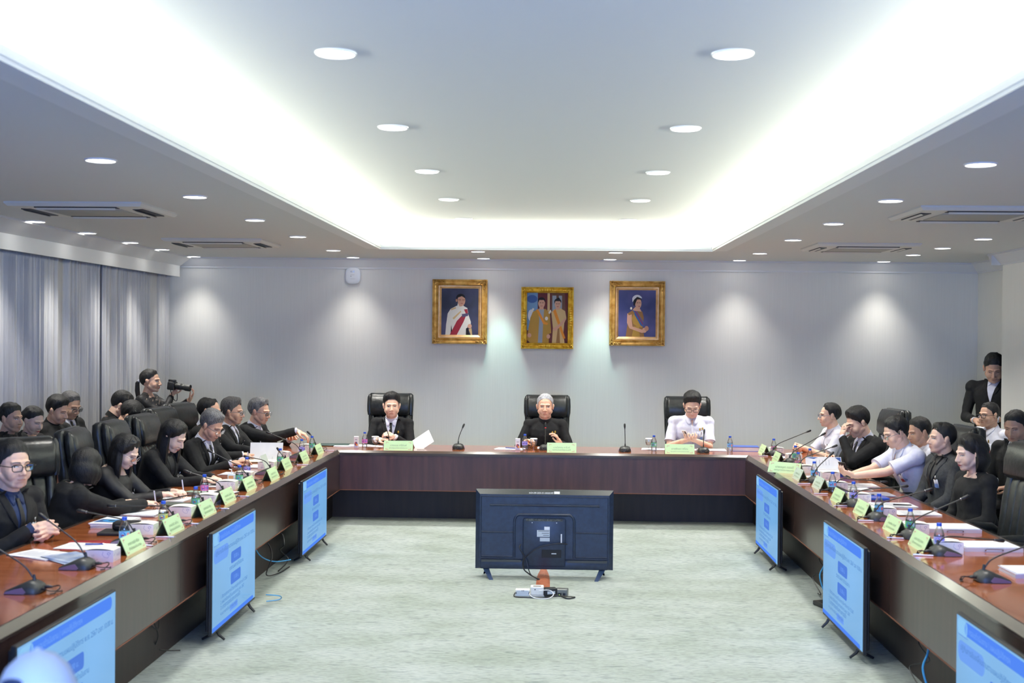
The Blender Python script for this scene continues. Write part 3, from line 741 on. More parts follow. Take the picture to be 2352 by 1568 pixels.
        for s in (-1, 1):
            cpatch('lapel', [(.03 - .29 * t_, s * (.070 * (1 - t_) + .004), s * (.070 * (1 - t_) + .006 + .05 * math.sin(PI * min(1, t_ * 1.25 + .12)) ** .7)) for t_ in [i / 10 for i in range(10)]], cm, .007, .003)
        if shirt != 'none':
            for s in (-1, 1):
                A, E_, Wr, d, n, cu, h = arm[s]; fd = (Wr - E_).normalized()
                if (outfit == 'suit'): obj('cuff', MB().tube([E_.lerp(Wr, .86), Wr + fd * .012], [.038, .036], 16), sm, root)
    elif outfit == 'mandarin':
        neckband(cm, -.012, .036, nr * 1.08)
        cpatch('placket', [(-.0 - .36 * i / 10, -.0, .012) for i in range(11)], cm, .004, .002, 2)
        for i in range(4): obj('button', MB().ell(onc(.006, -.06 - .08 * i, .007), (.006, .004, .006), 8, 6), black_m, root)
    elif outfit == 'polo':
        neckband(cm, -.012, .026, nr * 1.08)
        for s in (-1, 1):
            cpatch('collar_flap', [(.018, s * .018, s * .075), (-.01, s * .008, s * .078), (-.035, s * .012, s * .066), (-.058, s * .022, s * .044)], cm, .010, .003)
        vm = [(.0 - .07 * i / 4, -.016 * (1 - i / 4) - .001, .016 * (1 - i / 4) + .001) for i in range(5)]
        cpatch('open_neck', vm, skin_mat(skin, SK[skin]), .008)
        cpatch('placket', [(-.06 - .3 * i / 10, -.014, .014) for i in range(11)], cm, .004, .002, 2)
        cpatch('pocket', [(-.13, -.125, -.05), (-.16, -.125, -.05), (-.19, -.125, -.05), (-.215, -.125, -.05)], cm, .004, .003)
        for s in (-1, 1):
            A, E_ = arm[s][0], arm[s][1]
            obj('sleeve_hem', MB().tube([A.lerp(E_, .72), A.lerp(E_, .79)], [.0655, .0665], 20), cm, root, smooth=60)
    elif outfit == 'blouse':
        cpatch('neckline', [(.008, -.06, .06), (-.012, -.052, .052), (-.03, -.035, .035)], skin_mat(skin, SK[skin]), .004)
    if badge:
        bx = -.1 * (1 if badge > 0 else -1)
        cpatch('name_badge', [(-.155, bx - .02, bx + .02), (-.19, bx - .02, bx + .02), (-.225, bx - .02, bx + .02)], badge_w, .018, .002)
        cpatch('badge_photo', [(-.19, bx - .016, bx + .016), (-.22, bx - .016, bx + .016)], badge_r if abs(badge) == 1 else badge_b, .0205)
        cpatch('badge_clip', [(-.125, bx - .007, bx + .007), (-.158, bx - .005, bx + .005)], steel, .019, .002)
    if pin: obj('pin_brooch', MB().ell(onc(-.085, -.105, .012), (.009, .004, .016), 8, 6), gold, root)
    if pin > 1: obj('pin_brooch', MB().ell(onc(-.115, -.1, .012), (.009, .004, .016), 8, 6), gold, root)
    if legs:
        lm = MB(); tm = CLOTH['black'] if col != 'white' else noise_mat('trouser_cloth', rgb(30, 32, 44), rgb(42, 44, 56), 20, .85, .1)
        for s in (-1, 1):
            hp_ = P + V((s * .095, 0, -.0)); lm.ell(P + V((s * .08, -.01, .0)), (.1, .12, .1))
            if stand: kn_ = V((s * .105, hp_.y + .03, zp * .52)); an = V((s * .11, hp_.y - .0, .1))
            else: kn_ = V((s * .12, hp_.y + .41, .50)); an = V((s * .12, hp_.y + .40, .1))
            lm.cap(hp_, kn_, .085, .065); lm.cap(kn_, an, .063, .05)
            ft = an + V((0, 0, -.055)); obj('shoe', MB().loft([[ft + V((x * w_, y_, z_)) for x, z_ in ((-.04, -.044), (.04, -.044), (.042, -.01), (.025, h_), (-.025, h_), (-.042, -.01))] for y_, w_, h_ in ((-.07, .7, .02), (-.04, .95, .035), (.02, 1, .035), (.09, 1.05, .01), (.15, .95, -.005), (.18, .5, -.02))]), shoe_m, root)
        lg = fuse(lm, .014, 2, 'trousers'); lg.materials.append(tm); lg.shade_smooth(); o = bpy.data.objects.new('trousers' if not female else 'skirt_and_legs', lg); COL.objects.link(o); o.parent = root
    info = dict(root=root, arm=arm, hp=hp, onc=onc, Nk=Nk, M=Matrix.Translation((H[0], H[1], 0)) @ Matrix.Rotation(R_(face - 90), 4, 'Z'))
    return info

# ------------------------------------------------------------------ leather chairs
leather = noise_mat('black_leather', rgb(24, 26, 27), rgb(38, 41, 41), 26, .34, .25, 5, rvar=.06)
seam_m = mat('leather_seam', rgb(12, 13, 14), .6)
def make_chair():
    t = thing('office_chair', '', 'chair')
    obj('seat', MB().rbox(-.27, .27, -.25, .27, .40, .50, .04, 3), leather, t)
    yb = lambda z: -.235 - .11 * (z - .45) / .84
    sh = MB(); rings = []
    for z, hw, th in ((.44, .20, .05), (.50, .235, .07), (.70, .25, .075), (.95, .262, .08), (1.2, .268, .08), (1.265, .262, .07), (1.285, .24, .045)):
        rings.append([(x, yb(z) + y, z) for x, y in rrect(-hw, hw, -th, .0, min(.035, th * .45), 4)])
    sh.loft(rings); obj('backrest', sh, leather, t, smooth=50)
    hr = MB(); rings = []
    for z, hw, th in ((1.02, .17, .02), (1.03, .215, .06), (1.06, .235, .085), (1.16, .24, .09), (1.24, .238, .075), (1.275, .225, .04), (1.283, .19, .01)):
        rings.append([(x, yb(z) + .0 + y, z) for x, y in rrect(-hw, hw, -.02, th, .03 if th > .07 else .012, 4)])
    hr.loft(rings); h = obj('headrest', hr, leather, t, smooth=60)
    for s in (-1, 1):
        pk = MB(); pk.tube([(s * .243, yb(z) + .03, z) for z in (1.03, 1.08, 1.16, 1.24, 1.272)], [.02, .03, .032, .028, .012], 10)
        obj('gathered_piping', pk, leather, h)
    for i in range(4):
        x0 = -.172 + i * .086
        m_ = MB(); m_.loft([[(x0 + .043 + x, yb(z) + y, z) for x, y in rrect(-.0425, .0425, -.01, th, .016, 3)] for z, th in ((.47, .02), (.49, .045), (.6, .06), (.8, .055), (.98, .05), (1.03, .03))])
        obj('back_panel', m_, leather, t, smooth=60)
    for s in (-1, 1):
        obj('side_bolster', MB().tube([(s * .208, yb(z) + .02, z) for z in (.46, .55, .7, .88, 1.03)], [.03, .043, .046, .045, .03], 12), leather, t, smooth=60)
        a = MB(); a.tube([(s * .30, -.27, .62), (s * .31, -.20, .665), (s * .315, -.05, .675), (s * .315, .12, .67), (s * .312, .19, .645), (s * .305, .215, .60)], [.022, .032, .036, .036, .03, .018], 12)
        ar = obj('armrest', a, leather, t, smooth=60)
        obj('arm_support', MB().tube([(s * .305, .20, .61), (s * .30, .16, .50), (s * .28, .05, .43), (s * .24, .0, .42)], [.018, .017, .017, .015], 8).tube([(s * .30, -.26, .62), (s * .27, -.30, .60), (s * .22, -.29, .56)], .016, 8), black_m, ar)
    b = MB().lathe([(.028, .12), (.028, .30), (.05, .34), (.09, .40), (.0, .40)], n=16); obj('gas_column', b, black_m, t)
    st = MB()
    for i in range(5):
        a = 2 * PI * i / 5 + .3; st.tube([(0, 0, .13), (.16 * math.cos(a), .16 * math.sin(a), .11), (.31 * math.cos(a), .31 * math.sin(a), .075)], [.03, .024, .016], 8)
    obj('star_base', st, black_m, t)
    for i in range(5):
        a = 2 * PI * i / 5 + .3; obj('caster', MB().lathe([(.0, -.02), (.03, -.02), (.03, .02), (0, .02)], (.31 * math.cos(a), .31 * math.sin(a), .031), 12, axis='x'), black_m, t)
    return t
CH = make_chair(); CHN = [0]
def chair(x, y, deg, label, group='black leather conference chairs', z=0):
    o = CH if not CHN[0] else dup(CH, (x, y, z), 0)
    CHN[0] = 1; o.location = (x, y, z); o.rotation_euler = (0, 0, R_(deg - 90)); o['label'] = label; o['group'] = group; return o
chair(-3.26, 7.72, -45, 'empty black leather chair turned half to the camera, behind the man with clasped hands')
chair(-3.12, 8.85, 8, 'black leather chair with a dark blue side sheen behind the woman with bobbed hair')
chair(-3.12, 9.6, 3, 'black leather chair behind the woman with the hair clip')
chair(-3.15, 10.4, 0, 'black leather chair between the long-haired writing woman and the spectators')
chair(-3.32, 11.35, -6, 'tall black leather chair below the photographer\'s camera')
chair(-3.36, 12.05, -10, 'farthest visible black leather chair on the left, right of the photographer')
chair(-1.93, 14.28, -90, 'black leather chair of the young man at the left of the head table')
chair(-.08, 14.28, -90, 'black leather chair of the silver-haired man at the centre of the head table')
chair(1.56, 14.30, -90, 'black leather chair of the man in white at the head table')
chair(3.05, 12.42, 186, 'empty black leather chair behind the man in the black suit rubbing his nose')
chair(2.98, 10.12, 185, 'black leather chair whose top shows behind the man in the charcoal suit')
chair(2.94, 8.5, 190, 'large empty black leather chair beside the woman in black, full back visible')
chair(2.86, 7.62, 186, 'nearest empty black leather chair at the right edge, cut off by the frame')

# ------------------------------------------------------------------ flat art helper: polygons on a plane in layers
def art(name, parent, polys, mats, M4=None, step=.0006, z0=.0006, label=None):
    """polys: list of (outline, material index); drawn in the local x/z plane facing -y, each layer a little in front"""
    mb = MB(); mb.T = M4
    for i, (p, mi) in enumerate(polys): mb.poly([(x, -z0 - step * (i if step else 0), z) for x, z in p], mi)
    return obj(name, mb, mats, parent, smooth=0, label=label)

# ------------------------------------------------------------------ television screens
SW, SH_ = 1.13, .652
scr_bg = bpy.data.materials.new('screen_glow'); scr_bg.use_nodes = True
def _scr():
    N = scr_bg.node_tree.nodes; L = scr_bg.node_tree.links; N.clear()
    tc = N.new('ShaderNodeTexCoord'); n = N.new('ShaderNodeTexNoise'); n.inputs['Scale'].default_value = 1.3; n.inputs['Detail'].default_value = 1
    cr = N.new('ShaderNodeValToRGB'); cr.color_ramp.elements[0].position = .35; cr.color_ramp.elements[1].position = .65
    cr.color_ramp.elements[0].color = (*rgb(126, 182, 232), 1); cr.color_ramp.elements[1].color = (*rgb(132, 194, 255), 1)
    e = N.new('ShaderNodeEmission'); e.inputs[1].default_value = .74; g = N.new('ShaderNodeBsdfGlossy'); g.inputs['Roughness'].default_value = .12; lw = N.new('ShaderNodeLayerWeight'); lw.inputs[0].default_value = .25
    mm = N.new('ShaderNodeMath'); mm.operation = 'MULTIPLY'; mm.inputs[1].default_value = .22; mx = N.new('ShaderNodeMixShader'); o = N.new('ShaderNodeOutputMaterial')
    L.new(tc.outputs['Object'], n.inputs['Vector']); L.new(n.outputs[0], cr.inputs[0]); L.new(cr.outputs[0], e.inputs[0]); L.new(lw.outputs['Facing'], mm.inputs[0]); L.new(mm.outputs[0], mx.inputs[0])
    L.new(e.outputs[0], mx.inputs[1]); L.new(g.outputs[0], mx.inputs[2]); L.new(mx.outputs[0], o.inputs[0])
_scr()
ES = .74
sc_head = emis('screen_header', rgb(86, 140, 250), ES); sc_btn = emis('screen_button', rgb(86, 132, 226), ES); sc_pale = emis('screen_bubble', rgb(116, 166, 248), ES); sc_txt = emis('screen_text', rgb(84, 130, 196), ES)
sc_logo = emis('screen_logo', rgb(146, 204, 250), ES); sc_lt = emis('screen_light_text', rgb(120, 172, 255), ES)
def tv_front(t, legs=True):
    """screen faces local -y, origin on the floor under the middle of the panel"""
    z0 = .064; X = SW / 2
    obj('bezel', MB().rbox(-X, X, -.006, .018, z0, z0 + SH_, .004, 1), black_m, t)
    scr = obj('display', MB().box(-X + .010, X - .010, -.0075, -.006, z0 + .018, z0 + SH_ - .010), scr_bg, t)
    w = SW - .02; P = lambda u, v: (-X + .01 + w * u, z0 + .018 + (SH_ - .028) * v)
    def rr(u0, u1, v0, v1, r): a = P(u0, v0); b = P(u1, v1); return rrect(a[0], b[0], a[1], b[1], r)
    polys = [(rr(.10, .955, .885, .985, .028), 0), (rr(.012, .135, .872, .987, .03), 4), (rr(.02, .34, .68, .83, .045), 2), (rr(.40, .635, .575, .70, .02), 1), (rr(.395, .63, .35, .475, .02), 1),
             ([P(0, 0), P(.94, 0), P(.955, .02), P(.94, .045), P(0, .045)], 0), (rr(.38, .56, .075, .14, .01), 2), ([P(.02, .868), P(.14, .868), P(.14, .864), P(.02, .864)], 1)]
    art('slide_shapes', scr, polys, [sc_head, sc_btn, sc_pale, sc_txt, sc_logo], step=.0, z0=.0079)
    def line(s, u, v, size, m, width=None, al='LEFT'):
        a = P(u, v); text_obj('slide_text', s, size, m, scr, (a[0], -.0084, a[1]), (1, 0, 0), (0, 0, 1), width and width * w, align=al)
    line('กรอบดำเนินงาน | แผนปฏิบัติการฯ', .15, .91, .055, sc_lt, .46)
    line('ปฏิทินการขับเคลื่อนงานตามแผนปฏิบัติการ พ.ศ. 2567 เวลา 10.00 น.', .05, .76, .05, sc_txt, .92)
    line('10.00 น.', .46, .615, .05, sc_lt, .11); line('รายงานผลการดำเนินงาน', .36, .515, .045, sc_txt, .33); line('11.00 น.', .46, .39, .05, sc_lt, .11)
    for i, (s, wd) in enumerate((('1. ติดตามสถานการณ์น้ำและการบริหารจัดการน้ำ ปี 2567', .62), ('2. แผนการจัดสรรน้ำในเขตชลประทาน พ.ศ. 2567', .54), ('3. มาตรการรองรับสถานการณ์น้ำ', .45), ('4. แนวทางการดำเนินงานในระยะต่อไป', .38))):
        line(s, .17, .285 - i * .058, .04, sc_txt, wd)
    line('ช่วง บ่าย', .41, .09, .035, sc_btn, .12)
    return z0, X
tvb = noise_mat('tv_back_plastic', rgb(32, 42, 62), rgb(38, 50, 72), 30, .36, .05, 2); tv_sh = mat('tv_edge', rgb(62, 64, 62), .3)
def make_side_tv():
    t = thing('television', '', 'screen'); z0, X = tv_front(t)
    obj('back_cover', MB().rbox(-X + .02, X - .02, .018, .04, z0 + .02, z0 + SH_ - .02, .008, 1).rbox(-.30, .30, .04, .085, z0 + .02, z0 + .42, .012, 1), black_m, t)
    for s in (-1, 1):
        obj('foot', MB().tube([(s * .40, -.045, .008), (s * .41, -.01, .04), (s * .41, .01, .075)], [.008, .010, .012], 6).tube([(s * .40, .10, .008), (s * .41, .04, .04), (s * .41, .01, .075)], [.008, .010, .012], 6), black_m, t)
    return t
stv = make_side_tv(); k = 0
for x, y, rz, lb in ((-2.15, 5.46, 90, 'nearest of the three blue-lit televisions before the left table'), (-2.15, 8.31, 90, 'middle blue-lit television before the left table'), (-2.15, 11.12, 90, 'farthest blue-lit television before the left table'),
                     (1.89, 5.28, -90, 'nearest blue-lit television before the right table, cut off by the frame'), (1.89, 8.14, -90, 'middle blue-lit television before the right table'), (1.89, 11.02, -90, 'farthest blue-lit television before the right table')):
    o = stv if k == 0 else dup(stv, (x, y, 0), R_(rz)); k = 1
    o.location = (x, y, 0); o.rotation_euler = (0, 0, R_(rz)); o['label'] = lb; o['group'] = 'televisions facing the aisle'
# wall-less monitor arms standing behind the side screens
# ---- the big television in the middle, seen from behind
ct = thing('television', 'large black television in the middle of the floor, seen from behind on two slanted feet', 'screen', (-.07, 10.22, 0), PI)
z0, X = tv_front(ct)
# parts are modelled in the rotated frame: +y is the side the camera sees, +x is to the camera's left
bk = MB(); bk.loft([[(x, .018, z) for x, z in ((-X, z0), (X, z0), (X, z0 + SH_), (-X, z0 + SH_))], [(x, .03, z) for x, z in ((-X, z0), (X, z0), (X, z0 + SH_), (-X, z0 + SH_))],
                     [(x, .052, z) for x, z in ((-X + .035, z0 + .01), (X - .035, z0 + .01), (X - .035, z0 + SH_ - .038), (-X + .035, z0 + SH_ - .038))]])
obj('back_cover', bk, tvb, ct, smooth=20)
rid = MB()
def ridge(p, w=.013, r=.0): rid.tube([(x, .053, z0 + z) for x, z in p], w / 2, 8)
for s in (-1, 1):
    ridge([(s * (X - .045), .10), (s * (X - .045), SH_ - .06)], .008); ridge([(s * .24, .305), (s * (X - .05), .305)]); ridge([(s * .26, .105), (s * (X - .05), .105)])
ridge([(-.245, .10), (-.245, .40), (-.235, .43), (-.21, .45), (.21, .45), (.235, .43), (.245, .40), (.245, .10)], .022)
ridge([(-X + .045, SH_ - .055), (X - .045, SH_ - .055)], .008); ridge([(-X + .045, .088), (X - .045, .088)], .01)
obj('stiffening_ridge', rid, tvb, ct); rid2 = MB(); rid2.tube([(-.45, .054, z0 + SH_ - .125), (.45, .054, z0 + SH_ - .125)], .009, 8); obj('stiffening_ridge', rid2, tvb, ct)
hb = MB().rbox(-.175, .175, .05, .085, z0 + .03, z0 + .425, .014, 2).rbox(-X + .04, X - .04, .045, .072, z0 + .004, z0 + .075, .012, 2)
obj('electronics_housing', hb, tvb, ct)
for a_, b_ in ((-X + .05, -.19), (.19, X - .05)): obj('speaker_ledge', MB().box(a_, b_, .07, .0745, z0 + .062, z0 + .082), tv_sh, ct)
obj('vent_strip', MB().box(-.15, .15, .083, .0865, z0 + .402, z0 + .42), noise_mat('vent', rgb(40, 42, 46), rgb(90, 94, 90), 120, .6, .3, 1), ct)
obj('top_edge', MB().add([(-X, .03, z0 + SH_ + .0005), (X, .03, z0 + SH_ + .0005), (X - .035, .0525, z0 + SH_ - .0375), (-X + .035, .0525, z0 + SH_ - .0375)], [(0, 1, 2, 3)]), tv_sh, ct, smooth=0)
lab = mat('label_grey', rgb(196, 204, 210), .4); whl = mat('label_white', rgb(240, 242, 245), .4)
obj('rating_label', MB().box(-.045, .06, .085, .0862, z0 + .275, z0 + .33), lab, ct); obj('rating_label', MB().box(-.045, .0, .085, .0862, z0 + .332, z0 + .358), whl, ct); obj('rating_label', MB().box(-.045, .035, .085, .0862, z0 + .238, z0 + .268), lab, ct)
a_m = mat('label_print', rgb(60, 64, 70), .5)
for zz, w_ in ((.302, .06), (.32, .09), (.285, .05)): obj('label_print', MB().box(-.04, -.04 + w_, .0862, .0866, z0 + zz, z0 + zz + .004), a_m, ct)
obj('socket_recess', MB().box(-.14, .02, .0852, .0862, z0 + .105, z0 + .17), seam_m, ct); obj('socket', MB().box(-.10, -.06, .0862, .089, z0 + .135, z0 + .142).box(-.145, -.135, .0862, .09, z0 + .22, z0 + .3), whl, ct)
text_obj('inventory_number', 'สปก.09-203-01-0020/49', .022, whl, ct, (.13, .0492, z0 + SH_ - .030), (-1, 0, 0), (0, -.51, .86), .20, align='LEFT')
obj('sticker', MB().add([(-.078, .0395, z0 + SH_ - .012), (-.124, .0395, z0 + SH_ - .012), (-.124, .050, z0 + SH_ - .030), (-.078, .050, z0 + SH_ - .030)], [(0, 1, 2, 3)]), whl, ct, smooth=0)
for s in (-1, 1): obj('screw_hole', MB().lathe([(.0, 0), (.004, 0)], (s * .1, .0862, z0 + .39), 8, caps=False, axis='y'), whl, ct)
foot_m = mat('tv_foot_blue', rgb(52, 70, 104), .22, .2)
for s in (-1, 1):
    f_ = MB(); f_.loft([[(s * (.455 - dx), y + .03, z) for dx, y, z in a] for a in (((.0, .0, z0 + .01), (-.05, .0, z0 + .01), (-.05, .02, z0 + .01), (.0, .02, z0 + .01)), ((.045, .13, .0), (.015, .13, .0), (.015, .16, .0), (.045, .16, .0)))])
    f_.loft([[(s * (.455 - dx), y + .03, z) for dx, y, z in a] for a in (((.0, .0, z0 + .01), (-.03, .0, z0 + .01), (-.03, .02, z0 + .01), (.0, .02, z0 + .01)), ((-.05, -.13, .0), (-.035, -.13, .0), (-.035, -.11, .0), (-.05, -.11, .0)))])
    obj('foot', f_, foot_m, ct)
def bez(pts, n=10):
    """smooth curve through the points"""
    pts = [V(p) for p in pts]; out = []
    for i in range(len(pts) - 1):
        p0, p1, p2, p3 = pts[max(i - 1, 0)], pts[i], pts[i + 1], pts[min(i + 2, len(pts) - 1)]
        for j in range(n):
            t = j / n; out.append(.5 * ((2 * p1) + (p2 - p0) * t + (2 * p0 - 5 * p1 + 4 * p2 - p3) * t * t + (3 * p1 - p0 - 3 * p2 + p3) * t ** 3))
    return out + [pts[-1]]
cab = mat('cable_black', rgb(22, 22, 24), .4); cab_w = mat('cable_white', rgb(225, 226, 228), .4); cab_b = mat('cable_blue', rgb(60, 150, 205), .4)
obj('power_cable', MB().tube(bez([(.19, .08, z0 + .21), (.20, .10, z0 + .18), (.15, .10, z0 + .10), (.12, .12, z0 - .0), (.09, .16, .03), (.03, .2, .012), (.02, .3, .006)]), .0045, 6), cab, ct)
obj('video_cable', MB().tube(bez([(-.19, .10, z0 + .22), (-.10, .115, z0 + .225), (.05, .115, z0 + .19), (.16, .115, z0 + .10), (.165, .115, z0 + .02), (.12, .14, .045), (.05, .19, .014), (.0, .3, .006)]), .0055, 6), cab, ct)

# ---- boxes, adaptors and the taped-down cable cover behind the big television
tag(obj('cable_cover', MB().loft([[(x * w_, y, z * w_) for x, z in ((-.055, .0), (-.045, .006), (-.02, .016), (.02, .016), (.045, .006), (.055, 0))] for y, w_ in ((10.5, .5), (10.28, .85), (10.0, 1.0), (9.66, 1.03))]), noise_mat('brown_tape', rgb(150, 86, 60), rgb(172, 104, 74), 30, .5, .6, 4), loc=(-.075, 0, .001), smooth=30), 'strip of brown tape over cables on the floor behind the middle television', 'cable cover')
wb = mat('device_white', rgb(226, 226, 220), .45)
d1 = thing('signal_splitter', 'flat white electronic box at the left of the cluster on the floor', 'electronic device', (-.225, 9.44, 0)); obj('body', MB().rbox(-.055, .055, -.03, .03, .0, .052, .004, 1), wb, d1)
obj('printed_panel', MB().box(-.045, .045, -.0315, -.030, .006, .046), lab, d1); obj('port', MB().box(-.052, -.046, -.033, -.03, .02, .035).box(.046, .052, -.033, -.03, .02, .035).box(-.006, -.002, -.033, -.031, .04, .05).box(.006, .01, -.033, -.031, .04, .05), a_m, d1)
d2 = thing('signal_extender', 'taller white electronic box in the middle of the floor cluster, with a white loop cable', 'electronic device', (-.115, 9.45, 0)); obj('body', MB().rbox(-.05, .05, -.035, .05, .012, .074, .004, 1), wb, d2)
obj('base_plate', MB().rbox(-.055, .055, -.04, .055, .0, .012, .003, 1), mat('device_grey', rgb(170, 172, 174), .4), d2); obj('port', MB().box(-.02, -.012, -.0365, -.035, .05, .058).box(-.03, .03, -.02, .0, .074, .076), a_m, d2)
d3 = thing('power_adaptor', 'black box-shaped power adaptor leaning in the floor cluster', 'power adaptor', (-.015, 9.44, 0), .25); obj('body', MB().rbox(-.05, .05, -.03, .04, 0, .064, .008, 2), black_m, d3); obj('label_plate', MB().box(-.03, .03, -.032, -.030, .022, .044), lab, d3)
d4 = thing('network_adaptor', 'grey metal box at the right of the floor cluster', 'electronic device', (.075, 9.45, 0), -.15); obj('body', MB().rbox(-.045, .045, -.03, .035, 0, .058, .004, 1), mat('device_metal', rgb(128, 130, 126), .35, .6), d4); obj('port', MB().box(-.03, .0, -.032, -.03, .01, .03).box(.01, .03, -.032, -.03, .01, .03), black_m, d4); obj('indicator', MB().box(-.02, -.014, -.0335, -.032, .012, .018), emis('led_green', (.5, 1, .2), 1.5), d4)
tag(obj('cable', MB().tube(bez([(-.10, 9.40, .05), (-.02, 9.39, .055), (.01, 9.37, .03), (-.03, 9.33, .006), (-.12, 9.33, .006), (-.165, 9.36, .02), (-.17, 9.405, .03)]), .0035, 6), cab_w), 'white loop of cable in front of the white boxes on the floor', 'cable')
tag(obj('cable', MB().tube(bez([(-.28, 9.42, .03), (-.285, 9.38, .006), (-.2, 9.36, .005), (-.05, 9.355, .005), (.04, 9.38, .02), (.1, 9.35, .006), (.15, 9.36, .006), (.17, 9.40, .006), (.1, 9.395, .01), (.06, 9.37, .02), (.12, 9.34, .006), (.165, 9.37, .012)]), .0042, 6), cab), 'black cable snaking along the floor under the cluster of small boxes', 'cable')
# ---- cables under the wings
def cable(pts, m, r, label, group=None): return tag(obj('cable', MB().tube(bez(pts), r, 6), m), label, 'cable', group)
for i, (y, m1) in enumerate(((9.35, cab_b), (6.75, cab_b))):
    x = 2.10
    cable([(x - .02, y + .15, .40), (x - .05, y + .08, .28), (x - .10, y + .0, .20), (x - .06, y - .05, .06), (x - .02, y - .12, .012)], m1, .006, ['blue network cable hanging behind the farther television on the right', 'bright blue network cable hanging behind the middle television on the right'][i])
    cable([(x, y + .18, .42), (x - .06, y + .22, .30), (x - .03, y + .12, .22), (x - .1, y + .25, .15), (x - .07, y + .1, .05), (x - .05, y + .3, .012)], cab, .004, ['tangle of black wire under the right table beside the farther television', 'tangle of black wire under the right table beside the middle television'][i])
    s_ = thing('power_strip', ['black power strip with an orange lamp by the farther television on the right', 'black power strip with an orange lamp by the middle television on the right'][i], 'power strip', (x - .08, y - .15, 0), .3, 'power strips on the floor')
    obj('body', MB().rbox(-.05, .05, -.12, .12, 0, .035, .008, 2), black_m, s_); obj('switch_lamp', MB().rbox(-.012, .012, -.09, -.07, .034, .042, .003, 1), emis('lamp_orange', (1, .35, .05), 5), s_)
cable([(2.12, 9.3, .38), (2.06, 9.1, .25), (2.02, 9.0, .18), (2.03, 8.85, .25), (2.1, 8.75, .36)], cab_w, .005, 'coil of white cable under the right table between two televisions')
cable([(2.10, 9.2, .36), (2.0, 9.16, .2), (2.02, 9.15, .08), (2.04, 9.2, .02)], cab_w, .005, 'white cable dropping straight to the power strip on the right')
cable([(2.12, 9.4, .36), (2.04, 9.05, .22), (2.04, 8.9, .2), (2.12, 8.7, .34)], cab_w, .004, 'thinner white cable looping under the right table')
cable([(-2.40, 10.0, .36), (-2.33, 10.1, .25), (-2.28, 10.0, .16), (-2.30, 9.9, .04), (-2.25, 10.1, .012), (-2.22, 10.4, .012)], cab, .005, 'black cable hanging behind the farthest television on the left')
cable([(-2.38, 10.3, .36), (-2.28, 10.35, .30), (-2.24, 10.28, .22), (-2.30, 10.4, .15), (-2.24, 10.45, .06), (-2.27, 10.2, .012)], cab, .006, 'thick tangled black cable behind the farthest television on the left')
cable([(-2.40, 9.8, .36), (-2.36, 9.9, .2), (-2.30, 10.15, .1), (-2.2, 10.35, .08)], cab_b, .005, 'blue cable running to the farthest television on the left')
cable([(-2.42, 7.3, .36), (-2.36, 7.35, .18), (-2.40, 7.45, .06), (-2.3, 7.6, .012)], cab, .004, 'thin black wire hanging under the left table behind the middle television')
cable([(-2.42, 7.15, .36), (-2.38, 7.25, .26), (-2.34, 7.3, .22), (-2.38, 7.42, .36)], cab, .0035, 'loop of thin wire under the left table behind the middle television')
cable([(-2.08, 8.95, .08), (-2.0, 9.05, .05), (-2.02, 9.12, .01), (-2.1, 9.05, .01)], cab_b, .004, 'light blue cable loop at the foot of the middle television on the left')
cable([(2.16, 6.0, .34), (2.13, 5.95, .2), (2.12, 6.1, .14), (2.14, 6.2, .22), (2.16, 6.15, .33)], cab, .003, 'thin dark wire loop on the kick board of the right table')

# ------------------------------------------------------------------ portraits in gilt frames
g1 = noise_mat('gilt_frame', rgb(190, 142, 66), rgb(232, 190, 112), 14, .36, .3, 4, metal=.45); g2 = noise_mat('gilt_bright', rgb(214, 160, 34), rgb(250, 214, 84), 18, .32, .3, 4, metal=.5)
pal = {n: mat('paint_' + n, rgb(*c), .6, spec=.25) for n, c in dict(navy=(30, 38, 72), dusk=(84, 76, 108), indigo=(40, 52, 112), violet=(92, 88, 150), skin=(206, 160, 136), skin2=(190, 138, 112), white=(226, 224, 214), shade=(196, 192, 178), red=(150, 42, 58),
       black=(24, 22, 26), gold=(176, 138, 62), bronze=(142, 104, 62), blue=(62, 92, 152), orange=(220, 142, 50), maroon=(92, 40, 44), sky=(112, 150, 190), cream=(206, 178, 128), brown=(96, 66, 52), lip=(160, 70, 70), grey=(150, 160, 172), pale=(216, 220, 226)).items()}
PN = list(pal); PM = [pal[n] for n in PN]; ix = {n: i for i, n in enumerate(PN)}
for n_, a_, b_ in (('navy', (22, 30, 58), (78, 78, 116)), ('indigo', (34, 44, 100), (98, 96, 156))):
    MATS.pop('paint_' + n_); pm_ = noise_mat('paint_' + n_, rgb(*a_), rgb(*b_), 2.2, .6, 0, 3, lo=.42, hi=.75); PM[ix[n_]] = pm_
